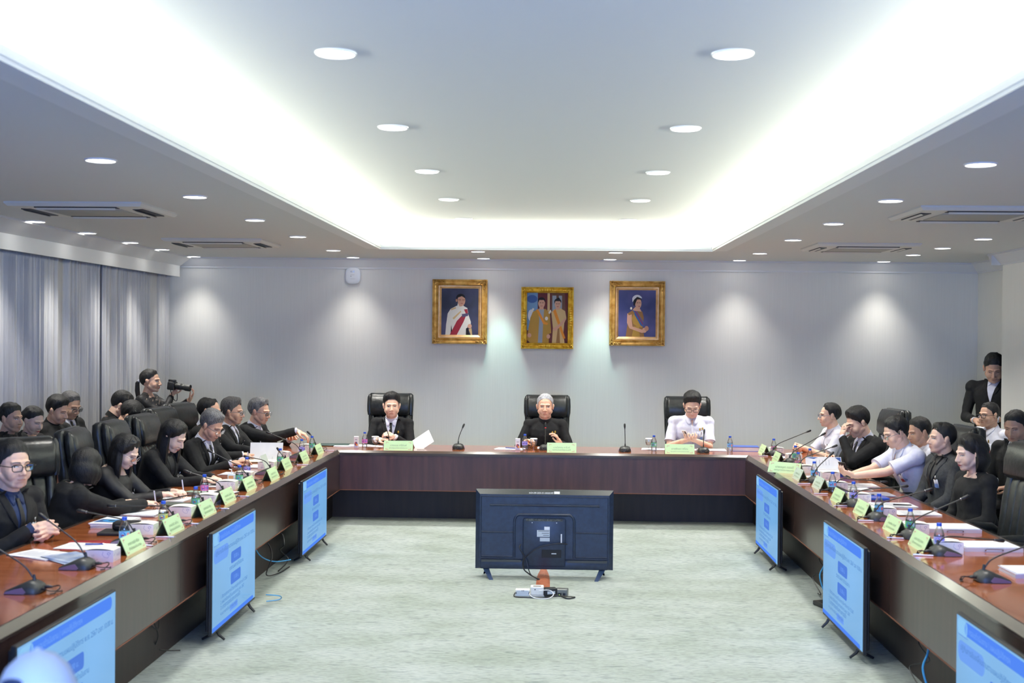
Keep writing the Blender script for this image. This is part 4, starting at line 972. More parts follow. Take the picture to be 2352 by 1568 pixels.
def portrait(x, zc, w, h, label, gm, polys, bw, ornate=0, fillet=1):
    t = thing('framed_portrait', label, 'picture', (x, YB - .012, zc), 0, 'portraits on the back wall')
    pr = [(0, .012), (0, -.045), (.018, -.06), (.03, -.045), (.045, -.04), (.065, -.05), (bw, -.028), (bw, -.01)]
    fr = MB(); rings = [[(sx * (w / 2 - a), y, sz * (h / 2 - a)) for sx, sz in ((-1, -1), (1, -1), (1, 1), (-1, 1))] for a, y in pr]
    fr.loft(rings, 0, False); f = obj('frame', fr, gm, t, smooth=25)
    if fillet:
        fi = MB(); a0 = bw; fi.loft([[(sx * (w / 2 - a), y, sz * (h / 2 - a)) for sx, sz in ((-1, -1), (1, -1), (1, 1), (-1, 1))] for a, y in ((a0 - .002, -.02), (a0, -.036), (a0 + .012, -.034), (a0 + .035, -.016), (a0 + .035, -.008))], 0, False)
        obj('inner_fillet', fi, noise_mat('fillet_gold', rgb(206, 160, 104), rgb(236, 192, 136), 10, .4, .05, 2, metal=.4), t, smooth=25); bw += .035
    rnd = random.Random(int(x * 100)); om = MB()
    def scroll(cx, cz, sx, sz, s):
        for i in range(9):
            a = i * .7; rr = s * (.2 + .09 * i); om.ell((cx + sx * rr * math.cos(a) * .8, -.060 - .005 * (i % 3), cz + sz * rr * math.sin(a) * .8), (s * .20, .012, s * .16), 8, 6)
        for i in range(5): om.ell((cx + sx * (s * .9 + i * s * .42), -.058, cz + sz * .012 * math.sin(i * 2.1)), (s * .28, .011, s * .15), 8, 6); om.ell((cx + sx * .012 * math.cos(i * 2.3), -.058, cz + sz * (s * .9 + i * s * .42)), (s * .15, .011, s * .28), 8, 6)
    for sx in (-1, 1):
        for sz in (-1, 1):
            om = MB(); scroll(sx * (w / 2 - .03), sz * (h / 2 - .03), -sx, -sz, .04); obj('carved_ornament', om, gm, f)
    om = MB()
    if ornate:
        for sx, sz in ((0, 1), (0, -1), (1, 0), (-1, 0)):
            cx, cz = sx * (w / 2 - .035), sz * (h / 2 - .035)
            for i in range(-3, 4): om.ell((cx + (.03 * i if sz else 0), -.056, cz + (.03 * i if sx else 0)), (.018, .009, .018 - .002 * abs(i)), 8, 6)
        for i in range(30):
            for s in (-1, 1): om.ell((-w / 2 + bw + (w - 2 * bw) * (i + .5) / 30, -.034, s * (h / 2 - bw + .008)), (.006, .005, .004), 6, 4)
    if ornate: obj('carved_ornament', om, gm, f)
    W_, H_ = w - 2 * bw, h - 2 * bw
    cv = obj('canvas', MB().box(-W_ / 2 - .004, W_ / 2 + .004, -.012, .0, -H_ / 2 - .004, H_ / 2 + .004), PM[ix['navy']], t)
    P = [([(W_ * (u - .5), H_ * (v - .5)) for u, v in p], ix[c]) for p, c in polys]
    mb = MB()
    for i, (p, mi) in enumerate(P): mb.poly([(x_, -.0126 - .00025 * i, z_) for x_, z_ in p], mi)
    obj('painting', mb, PM, cv, smooth=0)
def blob(cx, cy, rx, ry, c, n=18, a0=0, a1=2 * PI): return (circ(cx, cy, rx, ry, n, a0, a1), c)
bgA = [([(0, 0), (1, 0), (1, 1), (0, 1)], 'navy')]
manA = bgA + [([(.11, 0), (.13, .22), (.17, .46), (.25, .56), (.42, .63), (.56, .64), (.70, .58), (.73, .45), (.72, .25), (.68, 0)], 'white'), ([(.68, .3), (.73, .44), (.80, .28), (.79, .18), (.72, .16)], 'white'), ([(.25, 0), (.27, .22), (.31, .0)], 'black'), ([(.23, 0), (.42, .30), (.56, .42), (.66, .40), (.60, .28), (.42, .0)], 'red'),
              ([(.61, .55), (.70, .56), (.72, .47), (.66, .46)], 'red'), ([(.25, .555), (.38, .60), (.40, .57), (.27, .53)], 'cream'), ([(.55, .45), (.73, .47), (.72, .41), (.57, .38)], 'dusk'), ([(.30, .36), (.52, .52), (.54, .50), (.34, .33)], 'cream'), ([(.43, .62), (.53, .58), (.60, .62), (.58, .68), (.44, .68)], 'white'),
              blob(.54, .745, .105, .125, 'skin'), ([(.46, .66), (.60, .66), (.57, .62), (.49, .61)], 'skin'), blob(.405, .745, .022, .035, 'skin2'), (circ(.52, .80, .12, .085, 16, 0, PI) + [(.40, .75), (.43, .80), (.55, .835), (.62, .80), (.65, .77)], 'black'), ([(.46, .755), (.535, .755), (.535, .73), (.46, .73)], 'skin2'), ([(.56, .755), (.63, .755), (.63, .73), (.56, .73)], 'skin2'),
              ([(.45, .765), (.53, .765), (.53, .758), (.45, .758)], 'black'), ([(.56, .765), (.64, .765), (.64, .758), (.56, .758)], 'black'), ([(.52, .685), (.58, .685), (.58, .675), (.52, .675)], 'lip'), blob(.77, .19, .055, .05, 'skin'), ([(.74, .12), (.80, .0), (.84, 0), (.82, .15)], 'cream'), ([(.67, .14), (.72, .16), (.76, .0), (.67, 0)], 'black')]
portrait(-1.168, 2.268, .675, .79, 'gold-framed portrait of a figure in white uniform with a red sash, left of the three', g1, manA, .075)
cen = [([(0, 0), (1, 0), (1, 1), (0, 1)], 'maroon'), ([(0, .25), (.26, .25), (.26, 1), (0, 1)], 'sky'), blob(.12, .88, .13, .08, 'blue'), blob(.10, .55, .08, .12, 'pale'), ([(.5, .35), (.56, .35), (.56, 1), (.5, 1)], 'cream'), ([(.58, .5), (.95, .5), (.93, 1), (.6, 1)], 'brown'), ([(.62, .6), (.72, .6), (.72, .95), (.62, .95)], 'grey'), ([(.78, .6), (.86, .6), (.86, .95), (.78, .95)], 'grey'),
       ([(0, .06), (.02, .2), (.08, .5), (.14, .62), (.30, .69), (.46, .68), (.56, .60), (.58, .4), (.60, .2), (.54, .18), (.54, 0), (.08, 0)], 'gold'), ([(.28, .68), (.42, .68), (.40, .45), (.38, .0), (.27, 0), (.30, .45)], 'grey'), ([(.22, .66), (.27, .68), (.44, .42), (.52, .40), (.50, .36), (.40, .38)], 'orange'),
       ([(.12, .60), (.18, .68), (.14, .70), (.09, .64)], 'white'), ([(.52, .60), (.58, .67), (.60, .63), (.56, .58)], 'white'), blob(.355, .80, .085, .105, 'skin'), ([(.30, .72), (.41, .72), (.40, .67), (.31, .67)], 'skin'), (circ(.355, .84, .095, .075, 14, 0, PI) + [(.27, .80), (.3, .86), (.41, .86), (.45, .80)], 'black'), ([(.33, .745), (.38, .745), (.38, .737), (.33, .737)], 'lip'),
       ([(.31, .81), (.345, .81), (.345, .80), (.31, .80)], 'black'), ([(.37, .81), (.405, .81), (.405, .80), (.37, .80)], 'black'), blob(.48, .49, .04, .04, 'white', 8), blob(.06, .15, .05, .045, 'skin'), blob(.53, .13, .045, .045, 'skin'),
       ([(.62, 0), (.64, .30), (.62, .45), (.60, .62), (.68, .68), (.82, .70), (.94, .64), (.97, .5), (.92, .40), (.90, .2), (.93, 0)], 'cream'), ([(.64, .64), (.70, .68), (.80, .45), (.95, .1), (.90, .08), (.76, .38)], 'orange'), ([(.72, 0), (.76, .3), (.80, .3), (.82, 0)], 'bronze'), blob(.755, .78, .075, .095, 'skin'), ([(.71, .71), (.80, .71), (.80, .67), (.70, .67)], 'skin'),
       (circ(.755, .825, .088, .07, 14, 0, PI) + [(.675, .78), (.70, .84), (.81, .84), (.84, .80)], 'black'), blob(.77, .885, .035, .025, 'black'), ([(.73, .735), (.78, .735), (.77, .723), (.74, .723)], 'lip'), ([(.715, .79), (.745, .79), (.745, .78), (.715, .78)], 'black'), ([(.77, .79), (.80, .79), (.80, .78), (.77, .78)], 'black'),
       ([(.93, .50), (.97, .48), (.86, .36), (.72, .25), (.66, .24), (.64, .30), (.70, .32), (.82, .40)], 'skin')]
portrait(-.093, 2.2, .64, .755, 'bright gold ornate frame with a painting of a couple in gold dress, in the middle', g2, cen, .072, 1, 0)
bgC = [([(0, 0), (1, 0), (1, 1), (0, 1)], 'indigo')]
wom = bgC + [([(.20, 0), (.24, .24), (.28, .46), (.38, .58), (.50, .60), (.64, .54), (.68, .42), (.66, .2), (.70, 0)], 'bronze'), ([(.36, .0), (.42, .22), (.56, .22), (.58, 0)], 'gold'), ([(.36, .40), (.44, .54), (.62, .38), (.64, .2), (.5, .22), (.4, .28)], 'gold'), ([(.36, .57), (.46, .59), (.68, .30), (.67, .22), (.60, .24)], 'blue'), ([(.42, .58), (.44, .585), (.665, .28), (.66, .25)], 'red'),
              blob(.53, .715, .085, .115, 'skin'), ([(.45, .64), (.56, .63), (.62, .54), (.42, .56), (.38, .58)], 'skin'), (circ(.51, .76, .11, .10, 16, .1, PI) + [(.40, .68), (.43, .66), (.46, .73), (.50, .80), (.58, .80)], 'black'), (circ(.50, .80, .135, .10, 16, .25, PI) + [(.375, .74), (.42, .80), (.50, .86), (.59, .83)], 'pale'), ([(.53, .66), (.58, .66), (.575, .645), (.535, .645)], 'lip'),
              ([(.49, .735), (.53, .735), (.53, .724), (.49, .724)], 'black'), ([(.555, .735), (.59, .735), (.59, .724), (.555, .724)], 'black'), ([(.24, .50), (.36, .50), (.36, .34), (.38, .22), (.70, .14), (.72, .10), (.64, .08), (.30, .18), (.23, .30)], 'skin'), blob(.70, .14, .06, .055, 'skin'), blob(.76, .18, .055, .055, 'skin2'), blob(.34, .61, .03, .03, 'white', 8), ([(.25, .50), (.38, .57), (.44, .50), (.28, .46)], 'bronze')]
portrait(1.004, 2.265, .675, .79, 'gold-framed portrait of a woman wearing a tiara and a blue sash, right of the three', g1, wom, .075)
# white wireless unit
ap = thing('wireless_access_point', 'rounded white wireless unit high on the back wall, left of the portraits', 'wireless access point', (-2.493, YB - .002, 2.70))
rs = [[(x, y, z) for x, z in rrect(-.098 + a, .098 - a, -.105 + a, .105 - a, .07 - a * .5, 8)] for a, y in ((.004, .0), (0, -.02), (.004, -.034), (.012, -.04), (.03, -.042))]
obj('body', MB().loft(rs), mat('ap_white', rgb(218, 222, 228), .3), ap)
art('printed_marks', ap, [([(-.03, .04), (-.005, .04), (-.005, .043), (-.03, .043)], 0), ([(-.03, .048), (-.007, .048), (-.007, .051), (-.03, .051)], 0), ([(-.03, .056), (-.006, .056), (-.006, .059), (-.03, .059)], 0), (circ(-.022, -.008, .005, n=10), 1), ([(-.028, .008), (.022, .008), (.022, .012), (-.028, .012)], 2), ([(-.028, -.042), (.028, -.042), (.028, -.039), (-.028, -.039)], 2), ([(.0, .038), (.022, .038), (.022, .062), (0, .062)], 3)],
    [mat('print_blue', rgb(90, 120, 170)), a_m, mat('print_grey', rgb(170, 170, 175)), mat('print_pale', rgb(190, 208, 240))], z0=.0425, step=.0001)
obj('cable_stub', MB().tube([(0, -.006, .10), (.0, -.01, .15), (.01, -.02, .2)], .003, 6), cab, ap)

# ------------------------------------------------------------------ conference microphones
mic_m = noise_mat('mic_plastic', rgb(40, 42, 41), rgb(52, 54, 52), 30, .42, .05, 3); mic_trim = mat('mic_trim', rgb(128, 116, 146), .3, .3); mic_ring = mat('mic_ring', rgb(150, 150, 150), .3, .6)
def mic_base():
    t = thing('microphone', '', 'microphone')
    rings = []
    for y, w, h, zb in ((-.088, .034, .030, .006), (-.080, .052, .040, .002), (-.055, .060, .056, 0), (-.035, .062, .060, 0), (-.005, .064, .049, 0), (.03, .064, .034, 0), (.062, .060, .020, 0), (.078, .050, .011, .002), (.083, .04, .006, .003)):
        hw = w; rings.append([(-hw, y, zb), (hw, y, zb), (hw * 1.02, y, zb + h * .35), (hw * .8, y, zb + h * .85), (hw * .4, y, zb + h), (-hw * .4, y, zb + h), (-hw * .8, y, zb + h * .85), (-hw * 1.02, y, zb + h * .35)])
    obj('base', MB().loft(rings), mic_m, t, smooth=50)
    for s in (-1, 1):
        sd = MB(); p = [(.074, .003), (.070, .011), (.03, .024), (-.012, .033), (-.03, .012), (-.02, .003)]
        sd.add([(s * .0635 * (1.0 if y < .06 else .96), y, z) for y, z in p] + [(s * .067 * (1.0 if y < .06 else .96), y, z) for y, z in p], [(0, 1, 2, 3, 4, 5), (11, 10, 9, 8, 7, 6)] + [(i, (i + 1) % 6, 6 + (i + 1) % 6, 6 + i) for i in range(6)])
        obj('side_trim', sd, mic_trim, t)
    pl = MB().tube([(.018, -.08, .022), (.02, -.105, .024), (.024, -.122, .022)], [.008, .009, .005], 8).tube(bez([(.024, -.12, .022), (.03, -.15, .028), (.01, -.162, .02), (-.01, -.15, .006), (-.03, -.155, .004), (-.05, -.14, .004)], 5), .0032, 6)
    obj('plug', pl, black_m, t)
    pl = MB().tube([(-.018, -.08, .02), (-.022, -.105, .02)], [.008, .006], 8).tube(bez([(-.022, -.10, .02), (-.03, -.13, .014), (-.005, -.15, .008), (.02, -.168, .004), (.04, -.16, .004)], 5), .0028, 6)
    obj('plug', pl, black_m, t)
    return t
MB0 = mic_base(); MN = [0]
def mic(x, y, rz, bend, head, label, group, head_dx=0, red=0):
    """bend and head are (towards the speaker, height above the table)"""
    o = MB0 if not MN[0] else dup(MB0, (x, y, TZ), 0, skip=('stem_socket', 'gooseneck', 'mic_head')); MN[0] = 1
    o.location = (x, y, TZ); o.rotation_euler = (0, 0, R_(rz)); o['label'] = label; o['group'] = group
    y0 = -.045; b = V((0, y0 + bend[0], bend[1])); h = V((head_dx, y0 + head[0], head[1])); d = (h - b).normalized()
    c0 = b + (V((0, y0, .05)) - b) * .45; c1 = b + d * .07
    pts = [V((0, y0, .05)), V((0, y0, .06))] + [c0.lerp(b, t).lerp(b.lerp(c1, t), t) for t in (0, .2, .4, .6, .8, 1)]
    obj('stem_socket', MB().tube([(0, y0, .045), (0, y0, .062), (0, y0 + .002, .085)], [.011, .0085, .006], 10), mic_m, o)
    e = h - d * .045
    obj('gooseneck', MB().tube(pts + [e], .0042, 8), mic_m, o)
    hd = obj('mic_head', MB().tube([e - d * .016, e, h - d * .03, h - d * .004, h + d * .004], [.0055, .0075, .0105, .0105, .004], 12), black_m, o, smooth=60)
    obj('light_ring', MB().tube([e - d * .012, e - d * .008], .0078, 12), emis('mic_lit_ring', (1, .05, .04), 2) if red else mic_ring, hd)
LD = {0: 'at the near end of the left table', 1: 'before the man with clasped hands', 2: 'beside the black pouch', 3: 'before the woman with bobbed hair', 4: 'before the woman with a hair clip',
      5: 'before the long-haired writing woman', 6: 'before the grey-haired man with a white pen', 7: 'before the balding man with a blue pen', 8: 'next to the upright white sheet', 9: 'before the man reaching forward', 10: 'at the left corner of the horseshoe'}
RD = {0: 'beside the nearest clear folder on the right table', 1: 'beside the second clear folder on the right table', 2: 'beside the third clear folder on the right table', 3: 'before the woman in the black dress', 4: 'before the man in the charcoal suit',
      5: 'beside the blue clipboard', 6: 'before the white-shirted man using a phone', 7: 'beside the large blue binder', 8: 'before the man rubbing his nose', 9: 'at the right corner of the horseshoe'}
LM = [(5.76, -2.476, .871, -2.732, 1.022), (6.36, -2.463, .885, -2.67, 1.03), (7.16, -2.48, .882, -2.78, .935), (7.87, -2.474, .868, -2.861, .863), (8.56, -2.465, .864, -2.759, .80), (9.21, -2.506, .866, -2.771, .946),
      (10.1, -2.568, .884, -2.845, 1.018), (10.74, -2.507, .871, -2.703, .907), (11.58, -2.551, .835, -2.60, .905), (12.22, -2.548, .884, -2.853, 1.002), (13.0, -2.525, .878, -2.60, .951)]
LX = [-2.438, -2.423, -2.441, -2.434, -2.438, -2.474, -2.505, -2.47, -2.52, -2.503, -2.509]
for i, (y, bx, bz, hx, hz) in enumerate(LM):
    x = LX[i]; mic(x - .045, y, 90, (x - bx, bz - TZ), (x - hx, hz - TZ), 'black gooseneck microphone ' + LD[i], 'microphones on the left table')
RM = [(6.41, 2.20, 2.229, .863, 2.46, .95), (7.17, 2.20, 2.232, .861, 2.575, .836), (7.75, 2.20, 2.239, .872, 2.566, 1.019), (8.5, 2.183, 2.221, .87, 2.572, .97), (9.19, 2.197, 2.245, .871, 2.6, .905),
      (10.0, 2.243, 2.292, .868, 2.668, .839), (10.66, 2.216, 2.243, .878, 2.385, 1.014), (11.49, 2.252, 2.289, .881, 2.603, 1.002), (12.25, 2.314, 2.342, .869, 2.659, 1.056), (13.08, 2.301, 2.334, .87, 2.688, 1.019)]
for i, (y, x, bx, bz, hx, hz) in enumerate(RM):
    mic(x + .045, y, -90, (bx - x, bz - TZ), (hx - x, hz - TZ), 'black gooseneck microphone ' + RD[i], 'microphones on the right table')
for x, y, hx, hz, lb, rd in ((-1.80, 13.55, -.07, 1.06, 'before the young man in a black suit', 0), (-1.03, 13.42, .06, 1.02, 'standing alone left of the centre seat', 0), (-.09, 13.45, .0, 1.04, 'with a red lit ring, before the silver-haired man', 1),
                             (.765, 13.36, -.006, 1.046, 'standing alone right of the centre seat', 0), (1.60, 13.36, .01, .995, 'before the man in white looking at his phone', 0)):
    mic(x, y, 0, (.0, .12), (.03, hz - TZ), 'black gooseneck microphone on the head table ' + lb, 'microphones on the head table', hx, rd)

# ------------------------------------------------------------------ folded name cards
card_m = mat('card_green', rgb(206, 238, 186), .5); card_in = mat('card_inner', rgb(126, 150, 110), .6); card_txt = mat('card_print', rgb(128, 158, 122), .6); card_or = mat('card_ornament', rgb(206, 178, 150), .6)
card_pale = mat('card_painted_glare', rgb(206, 226, 208), .35); acry = clear('acrylic_edge', (.9, .95, .9), .05, .15)  # card_pale: paler copy of the card green, with glare put into its colour
TXT = {}
def card_text(a, b_, L):
    key = (a, b_, L)
    if key not in TXT:
        m1 = text_mesh(a, .034, width=L * .56); m2 = text_mesh(b_, .022, width=L * .62)
        bm = bmesh.new(); m1.transform(Matrix.Translation((0, .048, 0))); m2.transform(Matrix.Translation((0, .022, 0))); bm.from_mesh(m1); bm.from_mesh(m2)
        me = bpy.data.meshes.new('card_lettering'); bm.to_mesh(me); bm.free(); me.materials.append(card_txt); TXT[key] = me
    return TXT[key]
def card(x, y, rz, label, group, L=.32, a='นายวิชาญ ใจดี', b_='ผู้อำนวยการสำนัก', m=None, h=.096, dep=.042):
    t = thing('name_card', label, 'name card', (x, y, TZ), R_(rz), group); hl = L / 2; th = .0015
    nrm = V((0, -h, dep)).normalized()   # outward normal of the front leaf (pointing -y and up)
    mb = MB()
    for s in (-1, 1):
        vs = [(-hl, s * dep, .0), (hl, s * dep, .0), (hl, 0, h), (-hl, 0, h), (-hl, s * (dep - .004), 0), (hl, s * (dep - .004), 0), (hl, 0, h - .008), (-hl, 0, h - .008)]
        mb.add(vs, [(0, 1, 2, 3)], 0); mb.add(vs, [(4, 5, 6, 7), (0, 1, 5, 4), (1, 2, 6, 5), (0, 3, 7, 4)], 1)
    obj('card', mb, [m or card_m, card_in], t, smooth=0)
    up = V((0, dep, h)).normalized(); o0 = V((0, -dep, 0)) + V((0, -h, dep)).normalized() * .0012
    Mt = Matrix(((1, 0, 0, o0.x), (0, up.y, -up.z, o0.y), (0, up.z, up.y, o0.z), (0, 0, 0, 1)))
    me = card_text(a, b_, L); o = bpy.data.objects.new('lettering', me); COL.objects.link(o); o.parent = t; o.matrix_local = Mt
    om = MB(); om.T = Mt
    for sx in (-1, 1):
        for zz, sz in ((.012, 1), (.088, -1)):
            cx = sx * (hl - .035); om.poly([(cx - .014, zz - .003, .0), (cx + .014, zz - .003, 0), (cx + .014, zz + .003, 0), (cx - .014, zz + .003, 0)]); om.poly([(cx + sx * .014, zz, .0), (cx + sx * .009, zz, 0), (cx + sx * .009, zz + sz * .014, 0), (cx + sx * .014, zz + sz * .014, 0)])
    obj('corner_ornaments', om, card_or, t, smooth=0); return t
LCY = [6.89, 7.56, 8.30, 8.95, 9.69, 10.38, 11.19, 11.88, 12.66]; LCX = [-2.375, -2.355, -2.355, -2.385, -2.41, -2.38, -2.44, -2.42, -2.425]
LCD = [1, 2, 3, 4, 5, 6, 7, 8, 9]
for i in range(9): card(LCX[i], LCY[i], 90, 'green folded name card ' + LD[LCD[i]], 'name cards on the left table', a='นายสมศักดิ์ วงศ์ไทย' if i % 2 else 'นางสาวอรุณี ศรีสุข', b_='ผู้แทนกรมชลประทาน' if i % 3 else 'สำนักงบประมาณ')
RC = [(2.175, 7.38, 1), (2.185, 8.0, 2), (2.175, 8.76, 3), (2.16, 9.42, 4), (2.19, 10.25, 5), (2.15, 10.90, 6), (2.235, 12.42, 8), (2.235, 13.26, 9)]
for x, y, i in RC: card(x, y, -90, ('folded name card with painted pale glare ' if i in (5, 6) else 'green folded name card ') + RD[i], 'name cards on the right table', a='นายประเสริฐ สุวรรณ' if i % 2 else 'นางพรทิพย์ แก้วมณี', b_='ผู้อำนวยการกองแผนงาน', m=card_pale if i in (5, 6) else None, L=.31)
card(2.12, 11.42, -38, 'green folded name card turned towards the camera on the right table', 'name cards on the right table', a='นายอนุชา ทองดี', b_='เลขานุการคณะกรรมการ')
card(-1.65, 13.16, 0, 'green folded name card before the young man in a black suit, head table', 'name cards on the head table', L=.31, a='นายแนน ศรีลัมพ์', b_='ผู้ช่วยรัฐมนตรีประจำสำนักนายก', h=.10)
card(.085, 13.155, 0, 'green folded name card before the silver-haired man at the centre', 'name cards on the head table', L=.31, a='นายโสภณ ซารัมย์', b_='รองนายกรัฐมนตรี', h=.10)
card(1.33, 13.17, 0, 'green folded name card before the man in white, head table', 'name cards on the head table', L=.31, a='นายพัฒนา พร้อม', b_='รัฐมนตรีว่าการกระทรวงสาธารณสุข', h=.10)

# ------------------------------------------------------------------ snack boxes
box_m = noise_mat('carton_white', rgb(234, 234, 240), rgb(242, 242, 247), 6, .55, 0, 2); doodle = mat('doodle_line', rgb(140, 146, 196), .6); redp = mat('red_print', rgb(214, 130, 110), .6); box_in = mat('carton_top', rgb(242, 238, 226), .55)
def doodles(w, h, rnd):
    P = []
    def loop(cx, cz, r): P.extend(strip2([(cx + r * math.cos(a) * (1 + .18 * math.sin(3 * a)), cz + r * .75 * math.sin(a)) for a in [i * .55 for i in range(13)]], .0011))
    for i in range(6): loop(rnd.uniform(-w / 2 + .012, w / 2 - .012), rnd.uniform(.012, h - .01), rnd.uniform(.005, .009))
    P.extend(strip2([(w * .12 + .003 * math.sin(i), h - i * h * .09) for i in range(5)] + [(w * .2, h * .4), (w * .32, h * .36), (w * .36, h * .55), (w * .5, h * .6)], .0013))
    P.extend(strip2([(-w * .3, .004), (-w * .25, .012), (-w * .15, .008), (-w * .05, .016)], .0011)); return [(p, 0) for p in P if all(abs(x) < w / 2 and 0 < z < h for x, z in p)]
def make_box():
    t = thing('snack_box', '', 'box'); w, d, h = .15, .115, .062
    rings = [[(-w / 2, -d / 2, 0), (w / 2, -d / 2, 0), (w / 2, d / 2, 0), (-w / 2, d / 2, 0)], [(-w / 2, -d / 2, h), (w / 2, -d / 2, h), (w / 2, d / 2, h), (-w / 2, d / 2, h)]]
    obj('carton', MB().loft(rings), box_m, t, smooth=20)
    ld = MB().loft([[(x, y, z + .008 * (1 - (x / (w / 2)) ** 2)) for y, z in ((-d / 2 + .001, h - .0), (-d / 2 + .001, h + .0015), (d / 2 - .001, h + .0015), (d / 2 - .001, h - .0))] for x in [(-w / 2 + w * i / 10) for i in range(11)]]); l = obj('lid', ld, box_in, t, smooth=40)
    rnd = random.Random(4); art('printed_doodles', t, doodles(w - .004, h, rnd), [doodle], Matrix.Translation((0, -d / 2, 0)), step=0, z0=.0004)
    for s in (-1, 1): art('printed_doodles', t, doodles(d - .004, h, rnd), [doodle], Matrix.Translation((s * w / 2, 0, 0)) @ Matrix.Rotation(s * PI / 2, 4, 'Z'), step=0, z0=.0004)
    lg = MB()
    for i in range(5): a = i * 1.25; lg.poly([(x, y - .01, h + .0105 - .0 * abs(x)) for x, y in circ(.016 * math.cos(a), .010 * math.sin(a), .006, .003, 6)])
    obj('printed_emblem', lg, redp, l, smooth=0); return t
bx = make_box(); BN = [0]
def sbox(x, y, rz, label, group, z=TZ):
    o = bx if not BN[0] else dup(bx, (x, y, z), 0); BN[0] = 1; o.location = (x, y, z); o.rotation_euler = (0, 0, R_(rz)); o['label'] = label; o['group'] = group
for x, y, rz, i in ((-2.42, 6.60, 0, 1), (-2.50, 7.50, 2, 2), (-2.49, 8.26, 0, 3), (-2.49, 8.88, -2, 4), (-2.57, 9.70, 2, 5), (-2.60, 10.34, 0, 6), (-2.60, 11.2, 0, 7), (-2.68, 12.14, 0, 9)): sbox(x, y, rz, 'white snack box with fine line drawings ' + LD[i], 'snack boxes on the left table')
sbox(-2.60, 12.95, 0, 'white snack box with fine line drawings ' + LD[10], 'snack boxes on the left table')
for x, y, i in ((2.29, 7.28, 1), (2.30, 7.97, 2), (2.29, 8.68, 3), (2.31, 9.45, 4), (2.31, 10.19, 5), (2.31, 11.47, 7), (2.42, 12.6, 8), (2.37, 13.30, 9)): sbox(x, y, 0, 'white snack box with fine line drawings ' + RD[i], 'snack boxes on the right table')
sbox(2.42, 10.95, 0, 'white snack box with fine line drawings ' + RD[6], 'snack boxes on the right table')

# ------------------------------------------------------------------ water bottles
pet = clear('bottle_plastic', (.985, .99, .992), .05, .12); wat = clear('water', (.97, .985, .99), .02, .04); cap_b = mat('cap_blue', rgb(42, 88, 205), .35)
lab_base = {'blue': rgb(130, 200, 245), 'pink': rgb(236, 140, 205), 'green': rgb(110, 190, 140), 'violet': rgb(186, 172, 240), 'yellow': rgb(200, 215, 150), 'red': rgb(222, 150, 160)}
BOT = {}
def make_bottle(c):
    t = thing('water_bottle', '', 'bottle')
    obj('bottle_body', MB().lathe([(.0, .002), (.026, .0), (.030, .006), (.030, .02), (.0285, .024), (.030, .028), (.030, .04), (.029, .044), (.030, .048), (.030, .10), (.029, .108), (.024, .125), (.016, .143), (.0135, .148), (.0135, .156)], n=18), pet, t, smooth=50)
    obj('water', MB().lathe([(0, .004), (.027, .004), (.027, .098), (.0, .0985)], n=14), wat, t, smooth=50)
    l = obj('label_wrap', MB().lathe([(.0307, .05), (.0307, .092)], n=20, caps=False), mat('bottle_label_' + c, lab_base[c], .4), t, smooth=60)
    for a, col, r in ((.4, 'label_disc', .015), (2.5, 'label_disc', .015), (4.4, 'label_disc', .015)):
        d = MB(); d.poly([(.0313 * math.cos(a + u / .031), .0313 * math.sin(a + u / .031), .071 + v) for u, v in circ(0, 0, r, r, 16)])
        d.add([(.0317 * math.cos(a + u / .031), .0317 * math.sin(a + u / .031), .069 + v) for u, v in circ(0, 0, r * .6, r * .25, 12)], [tuple(range(12))], 1)
        d.add([(.0315 * math.cos(a + 1.0 + u / .031), .0315 * math.sin(a + 1.0 + u / .031), .071 + v) for u, v in circ(0, 0, .010, .013, 8)], [tuple(range(8))], 2)
        obj('label_emblem', d, [mat('disc_blue', rgb(40, 110, 220), .4), mat('disc_red', rgb(150, 40, 110), .4), mat('patch_' + c, {'blue': rgb(240, 150, 160), 'pink': rgb(150, 120, 220), 'green': rgb(190, 225, 245), 'violet': rgb(110, 120, 230), 'yellow': rgb(240, 210, 70), 'red': rgb(90, 170, 90)}[c], .4)], l, smooth=0)
    obj('cap', MB().lathe([(0, .170), (.013, .170), (.0148, .168), (.0148, .156), (.0155, .1555), (.0155, .1525), (.0, .152)], n=18), cap_b, t, smooth=40)
    return t
def bottle(x, y, c, label, group, rz=0):
    if c not in BOT: o = BOT[c] = make_bottle(c)
    else: o = dup(BOT[c], (x, y, TZ), 0)
    o.location = (x, y, TZ); o.rotation_euler = (0, 0, R_(rz)); o['label'] = label; o['group'] = group
for x, y, c, i in ((-2.455, 7.03, 'blue', 1), (-2.45, 7.72, 'yellow', 2), (-2.46, 8.46, 'green', 3), (-2.61, 9.2, 'pink', 4), (-2.52, 9.88, 'green', 5), (-2.62, 10.52, 'violet', 6), (-2.52, 11.36, 'green', 7), (-2.533, 12.40, 'violet', 9), (-2.504, 12.78, 'green', 10)):
    bottle(x, y, c, 'clear water bottle with %s label %s' % (c, LD[i]), 'water bottles on the left table', 250)
for x, y, c, i in ((2.235, 7.26, 'violet', 1), (2.24, 7.86, 'green', 2), (2.235, 8.59, 'blue', 3), (2.23, 9.30, 'violet', 4), (2.225, 9.97, 'blue', 5), (2.25, 10.79, 'blue', 6), (2.28, 11.65, 'red', 7), (2.39, 12.36, 'green', 8), (2.32, 13.17, 'red', 9)):
    bottle(x, y, c, 'clear water bottle with %s label %s' % (c, RD[i]), 'water bottles on the right table', 215)
bottle(2.47, 12.05, 'green', 'second green-label water bottle before the man rubbing his nose', 'water bottles on the right table', 200)
